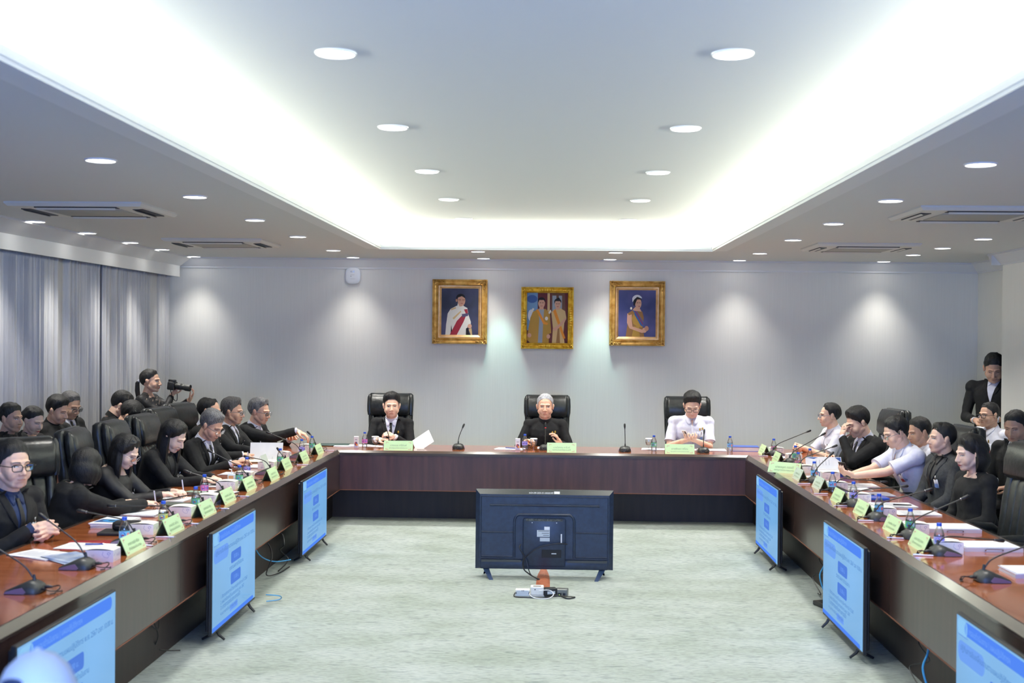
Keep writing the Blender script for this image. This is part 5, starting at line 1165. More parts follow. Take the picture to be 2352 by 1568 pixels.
for x, y, c, lb in ((-2.05, 13.40, 'pink', 'beside the young man\'s goblet'), (-.31, 13.38, 'violet', 'beside the silver-haired man\'s goblet'), (1.08, 13.42, 'green', 'left of the man in white'), (1.90, 13.45, 'blue', 'right of the man in white')):
    bottle(x, y, c, 'water bottle with %s label, %s, head table' % (c, lb), 'water bottles on the head table', 220)
# goblets with paper lids
glass = clear('goblet_glass', (.985, .99, .99), .02, .12)
def goblet(x, y, label):
    t = thing('goblet', label, 'glass', (x, y, TZ), 0, 'water goblets on the head table')
    obj('glass_bowl', MB().lathe([(0, .004), (.034, .002), (.034, .004), (.006, .008), (.0045, .03), (.008, .042), (.030, .058), (.0375, .085), (.036, .122)], n=22, caps=False), glass, t, smooth=60)
    obj('water', MB().lathe([(0, .05), (.027, .06), (.0345, .085), (.0, .0855)], n=18), wat, t)
    obj('paper_lid', MB().lathe([(0, .128), (.034, .128), (.040, .124), (.040, .117), (.038, .117)], n=22), whl, t)
goblet(-1.93, 13.37, 'stemmed water goblet with a white lid before the young man'); goblet(-.215, 13.36, 'stemmed water goblet with a white lid before the silver-haired man'); goblet(1.035, 13.55, 'goblet with a white lid behind the bottle left of the man in white')
# narrow drink cartons
for x, y, lb in ((-2.13, 13.33, 'narrow white drink carton with a fruit picture at the left of the head table'), (-.385, 13.31, 'narrow white drink carton with a fruit picture left of the centre seat')):
    t = thing('drink_carton', lb, 'carton', (x, y, TZ), 0, 'drink cartons'); obj('carton', MB().rbox(-.026, .026, -.02, .02, 0, .128, .003, 1), whl, t)
    art('printed_fruit', t, [(circ(.0, .048, .016, .022), 0), (circ(.008, .038, .010, .012), 1), (circ(-.006, .055, .008, .009), 2), (rrect(-.012, .012, .09, .094, .001), 3), (rrect(-.018, .018, .012, .024, .002), 4)], [mat('fruit_violet', rgb(96, 70, 120)), mat('fruit_orange', rgb(236, 160, 70)), mat('fruit_red', rgb(190, 80, 70)), a_m, mat('fruit_pale', rgb(190, 190, 235))], Matrix.Translation((0, -.020, 0)))

# ------------------------------------------------------------------ papers, folders, pens
paper = noise_mat('paper_white', rgb(232, 234, 238), rgb(242, 243, 246), 8, .6, 0, 2); ink = mat('ink_grey', rgb(150, 154, 166), .6); clearf = mat('folder_plastic', rgb(206, 208, 222), .22, coat=.5); cream = mat('paper_cream', rgb(238, 230, 212), .6)
bluef = mat('folder_blue', rgb(34, 84, 190), .3, coat=.3); greenf = mat('folder_green', rgb(30, 62, 54), .4); navyf = mat('notebook_black', rgb(24, 25, 28), .5)
def papers(x, y, rz, label, n=3, w=.21, l=.30, m=None, lines=1, th=.0025, group='papers and folders', z=TZ, name='paper_stack', cat='paper'):
    t = thing(name, label, cat, (x, y, z), R_(rz), group); rnd = random.Random(int(x * 1000 + y * 100))
    for i in range(n):
        a = R_(rnd.uniform(-5, 5)); dx, dy = rnd.uniform(-.008, .008), rnd.uniform(-.008, .008); mb = MB(); mb.T = Matrix.Translation((dx, dy, i * th)) @ Matrix.Rotation(a, 4, 'Z'); mb.box(-w / 2, w / 2, -l / 2, l / 2, 0.0004, th - .0004); o = obj('sheet', mb, m or paper, t, smooth=0)
    if lines:
        mb = MB(); mb.T = Matrix.Translation((dx, dy, n * th)) @ Matrix.Rotation(a, 4, 'Z')
        for i in range(12): mb.box(-w * .38, w * (.1 + .26 * rnd.random()), l * .36 - i * .018, l * .36 - i * .018 + .003, 0, .0004)
        obj('printed_lines', mb, ink, t, smooth=0)
    return t
def folder(x, y, rz, label, m=None, w=.24, l=.31, th=.024, clip=1, group='papers and folders'):
    t = thing('document_folder', label, 'folder', (x, y, TZ), R_(rz), group)
    sh = MB(); sh.box(-w / 2, w / 2, -l / 2, l / 2, 0, .002).box(-w / 2, w / 2, -l / 2, l / 2, th, th + .002).box(-w / 2, w / 2, -l / 2, -l / 2 + .002, .002, th); obj('cover', sh, m or clearf, t, smooth=20)
    obj('paper_block', MB().box(-w / 2 + .006, w / 2 - .006, -l / 2 + .004, l / 2 - .004, .003, th - .001), paper, t)
    mb = MB(); mb.T = Matrix.Rotation(.03, 4, 'Z'); mb.box(-w / 2 + .01, w / 2 - .01, -l / 2 + .01, l / 2 - .01, th + .0025, th + .006); obj('loose_sheet', mb, paper, t)
    if clip:
        obj('clip', MB().tube(bez([(-.05, -l / 2 - .003, th * .5), (-.045, -l / 2 - .007, th * .8), (0, -l / 2 - .007, th * .85), (.045, -l / 2 - .007, th * .8), (.05, -l / 2 - .003, th * .5)], 4), .002, 6), steel, t)
        for s in (-1, 1): obj('rivet', MB().lathe([(0, 0), (.006, .0), (.005, -.003), (0, -.004)], (s * .05, -l / 2 - .002, th * .5), 10, axis='y'), steel, t)
    return t
def pen(x, y, z, rz, m, label, tilt=0, L=.14):
    t = thing('pen', label, 'pen', (x, y, z), 0, 'pens'); t.rotation_euler = (R_(tilt), 0, R_(rz))
    obj('barrel', MB().tube([(0, -L / 2 + .012, .005), (0, L / 2, .005)], .0045, 8), m, t); obj('tip', MB().tube([(0, -L / 2 + .012, .005), (0, -L / 2, .005)], [.004, .0008], 8), steel, t)
    obj('pen_clip', MB().box(-.0015, .0015, L / 2 - .045, L / 2, .009, .011), steel, t); return t
pw = mat('pen_white', rgb(222, 222, 240), .3); pb = mat('pen_blue', rgb(34, 60, 150), .3); pk_ = mat('pen_black', rgb(26, 26, 30), .3)
# left table
papers(-2.84, 5.55, 78, 'white printed sheets at the lower left edge of the table', 4)
t = thing('notebook', 'dark green notebook with cream pages at the near end of the left table', 'notebook', (-2.80, 5.28, TZ), R_(70), 'papers and folders'); obj('cover', MB().box(-.075, .075, -.105, .105, 0, .003).box(-.075, .075, -.105, .105, .020, .023), greenf, t); obj('pages', MB().box(-.07, .072, -.1, .1, .003, .02), cream, t)
t = thing('plastic_cup', 'clear plastic container at the lower left corner of the table', 'container', (-2.66, 5.03, TZ), 0); obj('shell', MB().lathe([(0, .002), (.045, .002), (.055, .09), (.053, .09)], n=20, caps=False), pet, t, smooth=60); obj('crumpled_tissue', MB().ell((0, 0, .045), (.035, .035, .035), 8, 6), paper, t)
papers(-2.80, 6.72, 65, 'colour-printed sheets under the clasped hands of the front man', 3); papers(-2.66, 7.0, 80, 'white sheet with a blue pen lying on it by the clasped hands', 2)
papers(-2.60, 6.62, 50, 'magazine with white ring binding left of the nearest snack box', 4, m=noise_mat('magazine_cover', rgb(200, 210, 226), rgb(110, 140, 190), 9, .3, 0, 3))
tag(obj('document_sleeve', MB().box(-.12, .12, -.16, .16, 0, .002), mat('sleeve_red', rgb(150, 40, 44), .35), loc=(-2.68, 7.05, TZ), rotz=.2), 'dark red document sleeve lying under sheets at the front man', 'folder')
pen(-2.62, 7.02, TZ + .008, 100, pb, 'short blue pen on the sheet by the clasped hands', L=.11)
t = thing('booklet_stack', 'stack of white booklets with a round blue emblem on the cover', 'booklet', (-2.78, 7.82, TZ), R_(84), 'papers and folders')
for i in range(5): mb = MB(); mb.T = Matrix.Translation((.006 * (i % 2), .004 * i, .006 * i)) @ Matrix.Rotation(.03 * (i % 3), 4, 'Z'); mb.box(-.15, .15, -.105, .105, .0005, .0055); obj('booklet', mb, paper, t)
cvm = MB(); cvm.T = Matrix.Translation((0, .016, .0305))
for p, mi in (([(-.10, -.09), (.02, -.09), (.02, .09), (-.10, .09)], 0), (circ(-.035, 0, .05, .06), 1), (circ(-.035, 0, .02, .025), 2)): cvm.poly([(x_, y_, .0004 * (mi + 1)) for x_, y_ in p], mi)
obj('cover_print', cvm, [mat('cover_blue', rgb(56, 92, 150)), mat('cover_cyan', rgb(60, 150, 215)), mat('cover_dark', rgb(20, 40, 70))], t, smooth=0)
t = thing('pouch', 'small black zipped pouch lying on a black tablet case', 'bag', (-2.60, 7.50, TZ + .021), R_(5)); obj('pouch_body', MB().rbox(-.085, .085, -.05, .05, 0, .055, .02, 3), CLOTH['black'], t); obj('zip', MB().tube([(-.06, -.05, .03), (.06, -.05, .03)], .002, 6), steel, t)
t = thing('tablet_case', 'flat black tablet case under the zipped pouch', 'tablet case', (-2.62, 7.47, TZ), R_(3)); obj('case', MB().rbox(-.13, .12, -.09, .09, 0, .02, .004, 1), navyf, t)
papers(-2.80, 8.28, 88, 'thick pile of papers with yellow tabs before the woman with bobbed hair', 7, .24, .32); papers(-2.62, 8.66, 80, 'loose white sheets under the grey notebook', 2)
t = thing('notebook', 'thin grey-green notebook held by the woman with bobbed hair', 'notebook', (-2.64, 8.62, TZ + .012), R_(80), 'papers and folders'); obj('cover', MB().box(-.08, .08, -.11, .11, 0, .016), mat('book_greygreen', rgb(74, 84, 78), .5), t)
papers(-2.82, 9.02, 85, 'white pad under the hand of the woman with a hair clip', 4, .24, .32); papers(-2.60, 9.42, 75, 'open ring binder page left of the pink-label bottle', 3, .24, .3)
tag(obj('mobile_phone', MB().rbox(-.038, .038, -.08, .08, 0, .010, .004, 2), mat('phone_mint', rgb(168, 196, 180), .3), loc=(-2.72, 9.36, TZ + .011), rotz=1.2), 'mint green mobile phone lying on papers before the long-haired woman', 'phone')
papers(-2.78, 9.95, 85, 'sheets under the writing hand of the long-haired woman', 3); papers(-2.74, 10.72, 85, 'sheets before the grey-haired man with a white pen', 3); papers(-2.60, 9.86, 85, 'papers beside the fifth snack box on the left table', 3, .2, .26)
papers(-2.80, 11.32, 85, 'open white folder pages under the balding man\'s hands', 4, .24, .32)
t = thing('document_folder', 'tall open white folder standing upright before the reaching man', 'folder', (-2.78, 11.92, TZ + .005), R_(4), 'papers and folders'); mb = MB(); mb.T = Matrix.Rotation(R_(-16), 4, 'X'); mb.box(-.16, .155, 0, .004, 0, .17); obj('raised_cover', mb, paper, t); obj('lower_page', MB().box(-.16, .16, -.24, -.002, 0, .006), cream, t)
obj('ring', MB().tube([(-.06, -.01, .0), (-.06, -.02, .02), (-.06, .0, .03)], .002, 6), steel, t); obj('ring', MB().tube([(.06, -.01, .0), (.06, -.02, .02), (.06, .0, .03)], .002, 6), steel, t)
mbp = MB(); mbp.T = Matrix.Rotation(R_(-20), 4, 'Y'); mbp.box(-.002, 0, -.10, .10, 0, .17)
tag(obj('leaflet', mbp, mat('leaflet_pale', rgb(214, 226, 214), .4), loc=(-2.50, 10.85, TZ), smooth=0), 'pale leaflet standing on edge behind the green card of the balding man', 'paper')
papers(-2.86, 12.55, 85, 'stack of papers with blue print before the reaching man', 6, .24, .32, m=noise_mat('blueprint_page', rgb(160, 190, 220), rgb(226, 232, 238), 5, .5, 0, 2)); papers(-2.70, 12.30, 88, 'cream paper pile left of the violet-label bottle', 5, .2, .28, m=cream)
t = thing('notebook', 'closed dark green folder at the left end of the head table', 'folder', (-2.42, 13.62, TZ), R_(4), 'papers and folders'); obj('cover', MB().rbox(-.165, .165, -.11, .11, 0, .014, .004, 1), greenf, t)
t = thing('sanitizer_bottle', 'small milky dispenser with an orange and blue label before the white pen', 'dispenser', (-2.62, 10.02, TZ), 0); obj('container', MB().rbox(-.03, .03, -.02, .02, 0, .085, .01, 2), mat('milky', rgb(220, 232, 240), .3), t); obj('label_patch', MB().box(-.02, .02, -.0208, -.02, .045, .07), mat('patch_orange', rgb(222, 160, 110)), t); obj('label_patch', MB().box(-.022, .022, -.0208, -.02, .01, .038), mat('patch_cyan', rgb(150, 205, 240)), t); obj('pump', MB().tube([(0, 0, .085), (0, 0, .115), (-.02, 0, .12)], .005, 8), whl, t)
# right table
for y, lb in ((6.62, 'nearest clear plastic folder with a metal clip on the right table'), (7.42, 'second clear plastic folder with a metal clip on the right table'), (8.12, 'third clear plastic folder with a metal clip on the right table')): folder(2.56, y, 1, lb, w=.34, l=.25, th=.020)
papers(2.56, 8.85, 0, 'white pad in a black cover before the woman in the black dress', 4, .30, .22); papers(2.50, 9.25, 2, 'white open sheets with a black pen before the man in the charcoal suit', 4, .30, .24)
pen(2.56, 9.17, TZ + .014, 82, pk_, 'black pen lying on open sheets before the man in the charcoal suit'); papers(2.50, 9.86, 0, 'white binder beside the blue clipboard', 5, .34, .22, m=clearf)
t = thing('clipboard', 'bright blue clipboard with a steel clip on the right table', 'clipboard', (2.43, 9.62, TZ), R_(2), 'papers and folders'); obj('board', MB().rbox(-.13, .13, -.09, .09, 0, .02, .004, 1), bluef, t); obj('steel_clip', MB().rbox(-.06, .06, .07, .09, .02, .028, .003, 1), steel, t)
tag(obj('snack_packet', MB().rbox(-.04, .04, -.025, .025, 0, .02, .009, 2), noise_mat('packet_orange', rgb(236, 150, 40), rgb(250, 200, 90), 20, .35, .3, 3), loc=(2.20, 8.93, TZ), rotz=.3), 'small orange snack packet beside a box on the right table', 'snack')
papers(2.52, 10.45, 0, 'white sheets under the arms of the man using a phone', 5, .34, .26); papers(2.45, 10.25, 3, 'grey printed sheet beside the phone user\'s snack box', 3, .26, .2)
folder(2.52, 11.25, 2, 'large blue ring binder lying open on the right table', bluef, .32, .24, .035, 1)
t = thing('document_folder', 'open booklet with blue triangles standing upright before the man rubbing his nose', 'folder', (2.55, 11.78, TZ), R_(3), 'papers and folders'); mb = MB(); mb.T = Matrix.Rotation(R_(-22), 4, 'X'); mb.box(-.17, .17, 0, .004, 0, .12); c_ = obj('raised_page', mb, paper, t)
art('page_print', c_, [([(-.16, .115), (-.05, .115), (-.09, .100), (-.15, .112)], 0), ([(.165, .115), (.11, .115), (.165, .07)], 0), ([(.165, .01), (.12, .002), (.165, .045)], 0)] + [(rrect(-.07 + .03 * i, -.067 + .03 * i, .04, .09, .001), 1) for i in range(5)], [mat('print_navy', rgb(60, 92, 160)), ink], Matrix.Rotation(R_(-22), 4, 'X'), step=.0001)
obj('lower_page', MB().box(-.17, .17, -.12, 0, 0, .012), clearf, t)
t = thing('document_folder', 'shiny blue folder with papers at the right end of the head table', 'folder', (2.08, 13.62, TZ), R_(-4), 'papers and folders'); obj('cover', MB().box(-.15, .15, -.11, .11, 0, .003).box(-.15, .15, -.11, .11, .045, .049), bluef, t); obj('paper_block', MB().box(-.145, .145, -.105, .105, .003, .045), paper, t)
papers(2.30, 11.05, 20, 'small loose papers behind the pale name cards', 3, .14, .18); papers(2.36, 12.85, 5, 'white papers between the two farthest snack boxes on the right', 3, .2, .2)
# head table
papers(-2.25, 13.55, 95, 'white papers behind the drink carton at the left of the head table', 4); papers(-1.95, 13.60, 80, 'white sheet under the microphone of the young man', 2); papers(-.47, 13.42, 80, 'white papers with a blue pen left of the centre seat', 3); pen(-.46, 13.40, TZ + .01, 60, pb, 'blue pen on papers left of the centre seat')
papers(-.02, 13.62, 90, 'white sheet before the silver-haired man', 2); papers(1.12, 13.62, 88, 'white paper left of the man in white', 2); papers(1.72, 13.58, 92, 'white papers with a blue edge right of the man in white', 4)
papers(1.50, 13.66, 90, 'paper under the hands of the man in white', 1); mb = MB(); mb.T = Matrix.Rotation(R_(-34), 4, 'Y') @ Matrix.Rotation(R_(38), 4, 'X'); mb.box(0, .22, -.12, .10, 0, .002)
tag(obj('paper_sheet', mb, paper, loc=(-1.52, 13.5, TZ + .012), smooth=0), 'single white sheet held up at an angle right of the young man', 'paper')
mb = MB(); mb.box(-.04, .04, -.04, .04, 0, .002); tag(obj('acrylic_stand', mb, acry, loc=(-1.42, 13.25, TZ + .001)), 'clear plastic plate lying right of the young man\'s name card', 'plate')
for i, (x, y, rz) in enumerate(((-2.38, 6.98, 0), (-2.345, 7.27, 15), (-2.35, 7.80, 10), (-2.345, 8.50, 5), (-2.36, 9.16, 8), (-2.37, 11.45, 8), (-2.38, 12.88, 4))):
    pen(x + .03, y + .08, TZ, 80 + rz, pw, 'white pen lying at the table edge ' + ['beyond the nearest name card', LD[2], LD[3], LD[4], LD[5], LD[8], LD[10]][i], L=.12)
for i, (x, y) in enumerate(((2.11, 7.12), (2.12, 7.72), (2.12, 8.45), (2.12, 9.18), (2.12, 9.88), (2.12, 10.55), (2.16, 12.15), (2.18, 12.98))):
    pen(x, y, TZ, 80 + 3 * i, pw, 'white pen lying at the table edge ' + RD[[1, 2, 3, 4, 5, 6, 8, 9][i]], L=.12)

# ------------------------------------------------------------------ the people
fade = dict(front=38, t=.02, side=.002, temple=6)
def hold(info, s, kind, label, m=None):
    """something small held in a hand: top-level thing placed at the fingertips"""
    A, E_, Wr, d, n, cu, h = info['arm'][s]; p = info['M'] @ V(h['tip'])
    dw = (info['M'].to_3x3() @ d).normalized(); nw = (info['M'].to_3x3() @ n).normalized()
    if kind == 'pen':
        ax = (-dw * .25 + V((0, 0, 1)) * .8 + nw * -.3).normalized(); a, b = p - ax * .03, p + ax * .105
        t = thing('pen', label, 'pen', a, 0, 'pens'); obj('barrel', MB().tube([(0, 0, 0), ax * .012, ax * .135], [.001, .0045, .0045], 8), m, t); obj('pen_clip', MB().tube([ax * .13 + V((.005, 0, 0)), ax * .10 + V((.005, 0, 0))], .0015, 6), steel, t)
    elif kind == 'phone':
        t = thing('mobile_phone', label, 'phone', p, 0); M_ = Matrix.Translation(V((0, 0, .0)))
        zz = (V((0, 0, 1)) * .5 - dw * .6).normalized(); xx = dw.cross(zz).normalized(); yy = zz.cross(xx)
        mb = MB(); mb.T = Matrix(((xx.x, yy.x, zz.x, 0), (xx.y, yy.y, zz.y, 0), (xx.z, yy.z, zz.z, 0), (0, 0, 0, 1))); mb.rbox(-.037, .037, -.06, .09, -.0045, .0045, .004, 2); obj('case', mb, m, t)
        mb = MB(); mb.T = Matrix(((xx.x, yy.x, zz.x, 0), (xx.y, yy.y, zz.y, 0), (xx.z, yy.z, zz.z, 0), (0, 0, 0, 1))); mb.rbox(-.03, -.008, .05, .082, -.0065, -.0045, .001, 1); obj('camera_bump', mb, black_m, t)
L_ = 'spectators along the curtain'; SL = 'people seated at the left table'; SR = 'people seated at the right table'
# head table
p = person('young man in a black suit and tie leaning on the left of the head table', (-1.83, 13.93, 1.175), -90, (8, 4, 0), back=.22, hands={-1: dict(t=(-.07, .22, .84), d=(.6, .4, .35), n=(.6, -.2, -.3), curl=1.1), 1: dict(t=(.13, .26, .815), d=(-.9, .2, .1), n=(-.1, -.2, -1), curl=.6)},
           hair=dict(front=40, t=.03, side=.007, temple=8, quiff=.008), skin='light', k=1.12, pin=1, group='people at the head table'); hold(p, -1, 'pen', 'grey pen in the hands of the young man at the head table', pw)
person('silver-haired man in a high-collared black jacket speaking at the centre of the head table', (-.10, 13.95, 1.185), -90, (0, 2, 0), back=.2, hands={1: dict(t=(.21, .25, .81), curl=.9), -1: dict(t=(-.17, .24, .80), d=(.35, .5, .7), n=(.9, .2, 0), curl=.5)},
       outfit='mandarin', hair=dict(front=47, t=.014, side=.005, temple=6), hcol='silver', skin='tan', k=1.13, pin=2, bw=1.02, group='people at the head table')
p = person('man in a short-sleeved white shirt and round glasses looking down at his phone, head table', (1.545, 13.95, 1.215), -90, (-3, 26, 0), back=.2, hands={-1: dict(t=(-.03, .24, .84), d=(.8, .5, .2), n=(.1, -.3, .9), curl=.8), 1: dict(t=(.12, .24, .84), d=(-.8, .5, .2), n=(-.1, -.3, .9), curl=.8)},
           outfit='polo', col='white', hair=dict(front=40, t=.034, side=.008, temple=6, quiff=.012), skin='light', k=1.13, glasses='black', badge=2, pin=2, eyes=.35, bw=1.08, group='people at the head table'); hold(p, -1, 'phone', 'white mobile phone in the hands of the man in white at the head table', mat('phone_white', rgb(232, 228, 222), .3))
# left table, near to far
person('cropped-haired man in glasses and navy shirt with clasped hands, nearest on the left', (-3.20, 7.24, 1.185), -22, (-14, 2, 0), back=.16, hands={-1: dict(t=(-.05, .20, .82), d=(.7, .75, .05), n=(.75, -.6, -.2), curl=1.15), 1: dict(t=(.065, .22, .835), d=(-.7, .75, .05), n=(-.75, -.6, -.2), curl=1.15)},
       outfit='suit', shirt='navy', tie=1, hair=dict(front=38, t=.015, side=.0015, temple=10), skin='light', k=1.2, glasses='black', badge=1, bw=1.1, group=SL)
p = person('woman with a black bob seen from behind, in a black jacket with a sequined top', (-3.12, 8.20, 1.07), 38, (38, 26, -6), back=.26, hands={-1: dict(t=(-.12, .30, .80)), 1: dict(t=(.10, .36, .815), curl=.9)}, outfit='jacket', shirt='none', female=1, bw=1.1, skin='fair', k=0.97,
           hair=dict(s='bob', t=.024, side=.02, len=.13, front=40, open=66), eyes=.5, group=SL); hold(p, 1, 'pen', 'pale violet pen held by the woman with bobbed hair', pw)
p = person('woman with long black hair, a silver hair clip and glasses, writing in a black blouse', (-3.13, 8.98, 1.10), -6, (-4, 30, 0), back=.24, hands={-1: dict(t=(-.16, .30, .80), curl=.9), 1: dict(t=(.02, .30, .80))}, outfit='blouse', col='blacksilk', female=1, bw=1.06, skin='fair', k=0.99, glasses='steel',
           hair=dict(s='long', t=.022, side=.016, len=.24, front=44, open=70, part=20), eyes=.4, badge=2, group=SL); hold(p, -1, 'pen', 'white and blue pen held by the woman with a hair clip', pw)
Mh = p['M']; tag(obj('hair_clip', MB().tube([Mh @ p['hp'](.045, .055, .118), Mh @ p['hp'](.075, .03, .104), Mh @ p['hp'](.05, .02, .122), Mh @ p['hp'](.045, .055, .118)], .0028, 6), steel), 'silver triangular clip in the hair of the woman with glasses', 'hair clip')
person('woman with very long dark hair in a black jacket, bending over her writing', (-3.10, 10.03, 1.13), -14, (-2, 32, 0), back=.30, hands={-1: dict(t=(-.04, .34, .80), curl=.95), 1: dict(t=(.1, .32, .80))}, outfit='jacket', shirt='white', female=1, skin='fair', k=1.06, hair=dict(s='long', t=.02, side=.016, len=.30, front=42, open=74, part=-15), hcol='black', eyes=.4, badge=2, group=SL)
p = person('grey-haired man in glasses and a black suit, writing with a white pen', (-3.15, 11.33, 1.12), -16, (-4, 28, 0), back=.26, hands={-1: dict(t=(.0, .32, .81), curl=.95), 1: dict(t=(.16, .3, .80))}, hair=dict(front=38, t=.026, side=.009, temple=8, part=-25, quiff=.008), hcol='grey', skin='tan', k=1.12, glasses='steel', eyes=.4, badge=1, group=SL)
hold(p, -1, 'pen', 'white pen held by the grey-haired man', pw)
p = person('balding man in a black suit with a blue pen, half hidden by the grey-haired man', (-3.36, 12.02, 1.21), -4, (0, 6, 0), back=.12, hands={-1: dict(t=(-.10, .42, .82), curl=.9), 1: dict(t=(.1, .36, .80))}, hair=dict(front=52, t=.014, side=.008, temple=16, bald=24), skin='tan', k=1.1, glasses='black', eyes=.6, badge=2, group=SL)
hold(p, -1, 'pen', 'dark blue pen held by the balding man', pb)
person('man with spiky greying hair and rimless glasses in a black suit, looking across the table', (-3.30, 12.66, 1.165), -8, (0, 3, 0), back=.14, hands={-1: dict(t=(.0, .38, .80), curl=.9), 1: dict(t=(.10, .36, .82), curl=.9)}, hair=dict(front=42, t=.03, side=.009, quiff=.014), hcol='salt', skin='brown', k=1.1, glasses='steel', badge=2, group=SL)
person('elderly man with swept grey hair in a black suit, reaching one arm across the table', (-3.20, 13.40, 1.125), -12, (-4, 10, 0), back=.28, hands={1: dict(t=(.02, .44, .93), d=(-.1, .9, -.35), n=(0, -.4, -1), curl=.6, hint=(.3, -.3, -.8)), -1: dict(t=(-.15, .28, .82))}, hair=dict(front=46, t=.022, side=.012, quiff=.012), hcol='grey', skin='tan', k=1.16, glasses='steel', bw=1.12, pin=1, group=SL)
# spectators on the left
person('man in a black open-collared jacket at the far left among the spectators', (-4.30, 9.70, 1.285), -16, (-4, 3, 0), back=.06, hands={-1: dict(t=(-.1, .3, .72)), 1: dict(t=(.1, .3, .72))}, outfit='jacket', shirt='navy' if 0 else 'none', hair=dict(front=39, t=.02, side=.005), skin='brown', k=0.95, group=L_)
person('woman with pulled-back hair looking down among the spectators', (-4.26, 10.02, 1.245), -18, (-6, 20, 0), back=.06, hands={-1: dict(t=(-.1, .28, .72)), 1: dict(t=(.1, .28, .72))}, outfit='blouse', col='black', female=1, hair=dict(s='tied', t=.012, side=.008, front=42, bun=1), skin='fair', eyes=.4, k=0.93, group=L_)
person('young man with thick black hair all in black, reading papers, among the spectators', (-4.30, 10.62, 1.29), -14, (0, 16, 0), back=.08, hands={-1: dict(t=(-.06, .26, .86), curl=.8), 1: dict(t=(.08, .28, .80), curl=.8)}, outfit='mandarin', hair=dict(front=38, t=.032, side=.01), skin='tan', eyes=.4, k=0.97, bw=1.08, group=L_)
person('greying man in glasses, white shirt and black tie among the spectators by the curtain', (-4.42, 11.20, 1.30), -22, (-4, 20, 0), back=.08, hands={-1: dict(t=(-.08, .26, .80)), 1: dict(t=(.1, .26, .80))}, hair=dict(front=42, t=.014, side=.004), hcol='salt', skin='brown', glasses='steel', eyes=.4, k=1.03, badge=2, group=L_)
person('man in black bowing his head, right of the spectators, beside the photographer', (-4.30, 12.20, 1.245), 25, (-10, 32, 0), back=.16, hands={-1: dict(t=(-.08, .26, .72)), 1: dict(t=(.1, .26, .72))}, outfit='mandarin', hair=dict(front=38, t=.03, side=.007), skin='light', glasses='steel', eyes=.4, k=1.04, group=L_)
person('dark-haired person in black bending low in front of the photographer', (-4.14, 12.02, 1.15), 5, (-10, 42, 0), back=.24, hands={-1: dict(t=(-.08, .24, .70)), 1: dict(t=(.1, .24, .70))}, outfit='mandarin', hair=dict(front=34, t=.03, side=.02), skin='tan', eyes=.4, k=1.1, group=L_)
ph = person('standing woman photographer with a ponytail and a black floral blouse, aiming a camera', (-4.30, 13.10, 1.455), -6, (0, 0, 0), back=.03, zp=.86, stand=1, hands={1: dict(t=(.0, .235, 1.315), d=(-.25, .5, .75), n=(-.6, .6, -.3), curl=.8, hint=(.5, -.1, -1)), -1: dict(t=(-.07, .40, 1.26), d=(.2, .55, .7), n=(.4, -.2, .8), curl=.6, hint=(-.5, -.1, -1))},
            outfit='blouse', col='blacksilk', female=1, hair=dict(s='tied', t=.012, side=.009, front=44, tail=1), skin='tan', k=1.04, group='standing people')
fl = mat('blossom', rgb(206, 190, 170), .7)
cm_ = thing('camera', 'black camera with a long zoom lens held by the standing woman photographer', 'camera'); cm_.matrix_world = ph['M'] @ Matrix.Translation((.0, .235, 1.415)) @ Matrix.Rotation(R_(-7), 4, 'X')
obj('camera_body', MB().rbox(-.066, .066, -.03, .035, -.045, .042, .012, 2).rbox(-.03, .03, -.04, .035, .035, .065, .01, 2).rbox(.04, .07, .0, .05, -.045, .035, .012, 2), black_m, cm_)
ln_ = obj('zoom_lens', MB().lathe([(.030, .03), (.032, .06), (.034, .065), (.034, .105), (.031, .11), (.031, .14), (.037, .155), (.037, .205), (.033, .207), (.030, .198), (0, .195)], n=24, axis='y'), mic_m, cm_, smooth=40); obj('zoom_ring', MB().lathe([(.0352, .072), (.0352, .098)], n=24, axis='y', caps=False), black_m, ln_); obj('front_glass', MB().lathe([(0, .199), (.029, .197)], n=20, axis='y', caps=False), lens_clear, ln_)
obj('strap', MB().tube(bez([(-.066, 0, .01), (-.075, .03, -.06), (-.06, .05, -.14), (-.03, .05, -.16), (.04, .04, -.12), (.066, 0, .0)], 6), .004, 6), black_m, cm_)
fb = MB(); rnd = random.Random(2)
for i in range(34):
    pt = ph['onc'](rnd.uniform(-.17, .19), rnd.uniform(-.42, -.03), .002)
    for j in range(5): a = j * 1.257 + i; fb.ell(pt + V((.008 * math.cos(a), .004, .010 * math.sin(a))), (.005, .003, .006), 6, 4)
tag(obj('blossom_print', fb, fl, ph['root'], smooth=0), kind='stuff')
# right table, far to near
person('man in a white short-sleeved shirt and rimless glasses, hands clasped, at the right corner', (2.95, 13.42, 1.155), 190, (-8, 2, 0), back=.16, hands={-1: dict(t=(-.07, .30, .815), d=(.6, .7, .1), n=(.7, -.5, -.2), curl=1.1), 1: dict(t=(.07, .31, .82), d=(-.6, .7, .1), n=(-.7, -.5, -.2), curl=1.1)}, outfit='polo', col='white', hair=dict(front=50, t=.016, side=.01, temple=14), skin='light', glasses='steel', badge=2, k=1.07, group=SR)
person('man in a black suit rubbing his nose with one hand at the right table', (2.98, 12.30, 1.155), 198, (-2, 22, 0), back=.22, hands={1: dict(t=(.02, .27, .815)), -1: dict(t=(-.02, .18, 1.02), d=(.15, -.35, 1), n=(.1, -1, -.2), curl=.9, hint=(-.5, .3, -1))}, hair=dict(front=38, t=.026, side=.01, part=30, quiff=.01), skin='light', eyes=.3, k=1.18, pin=1, bw=1.12, group=SR)
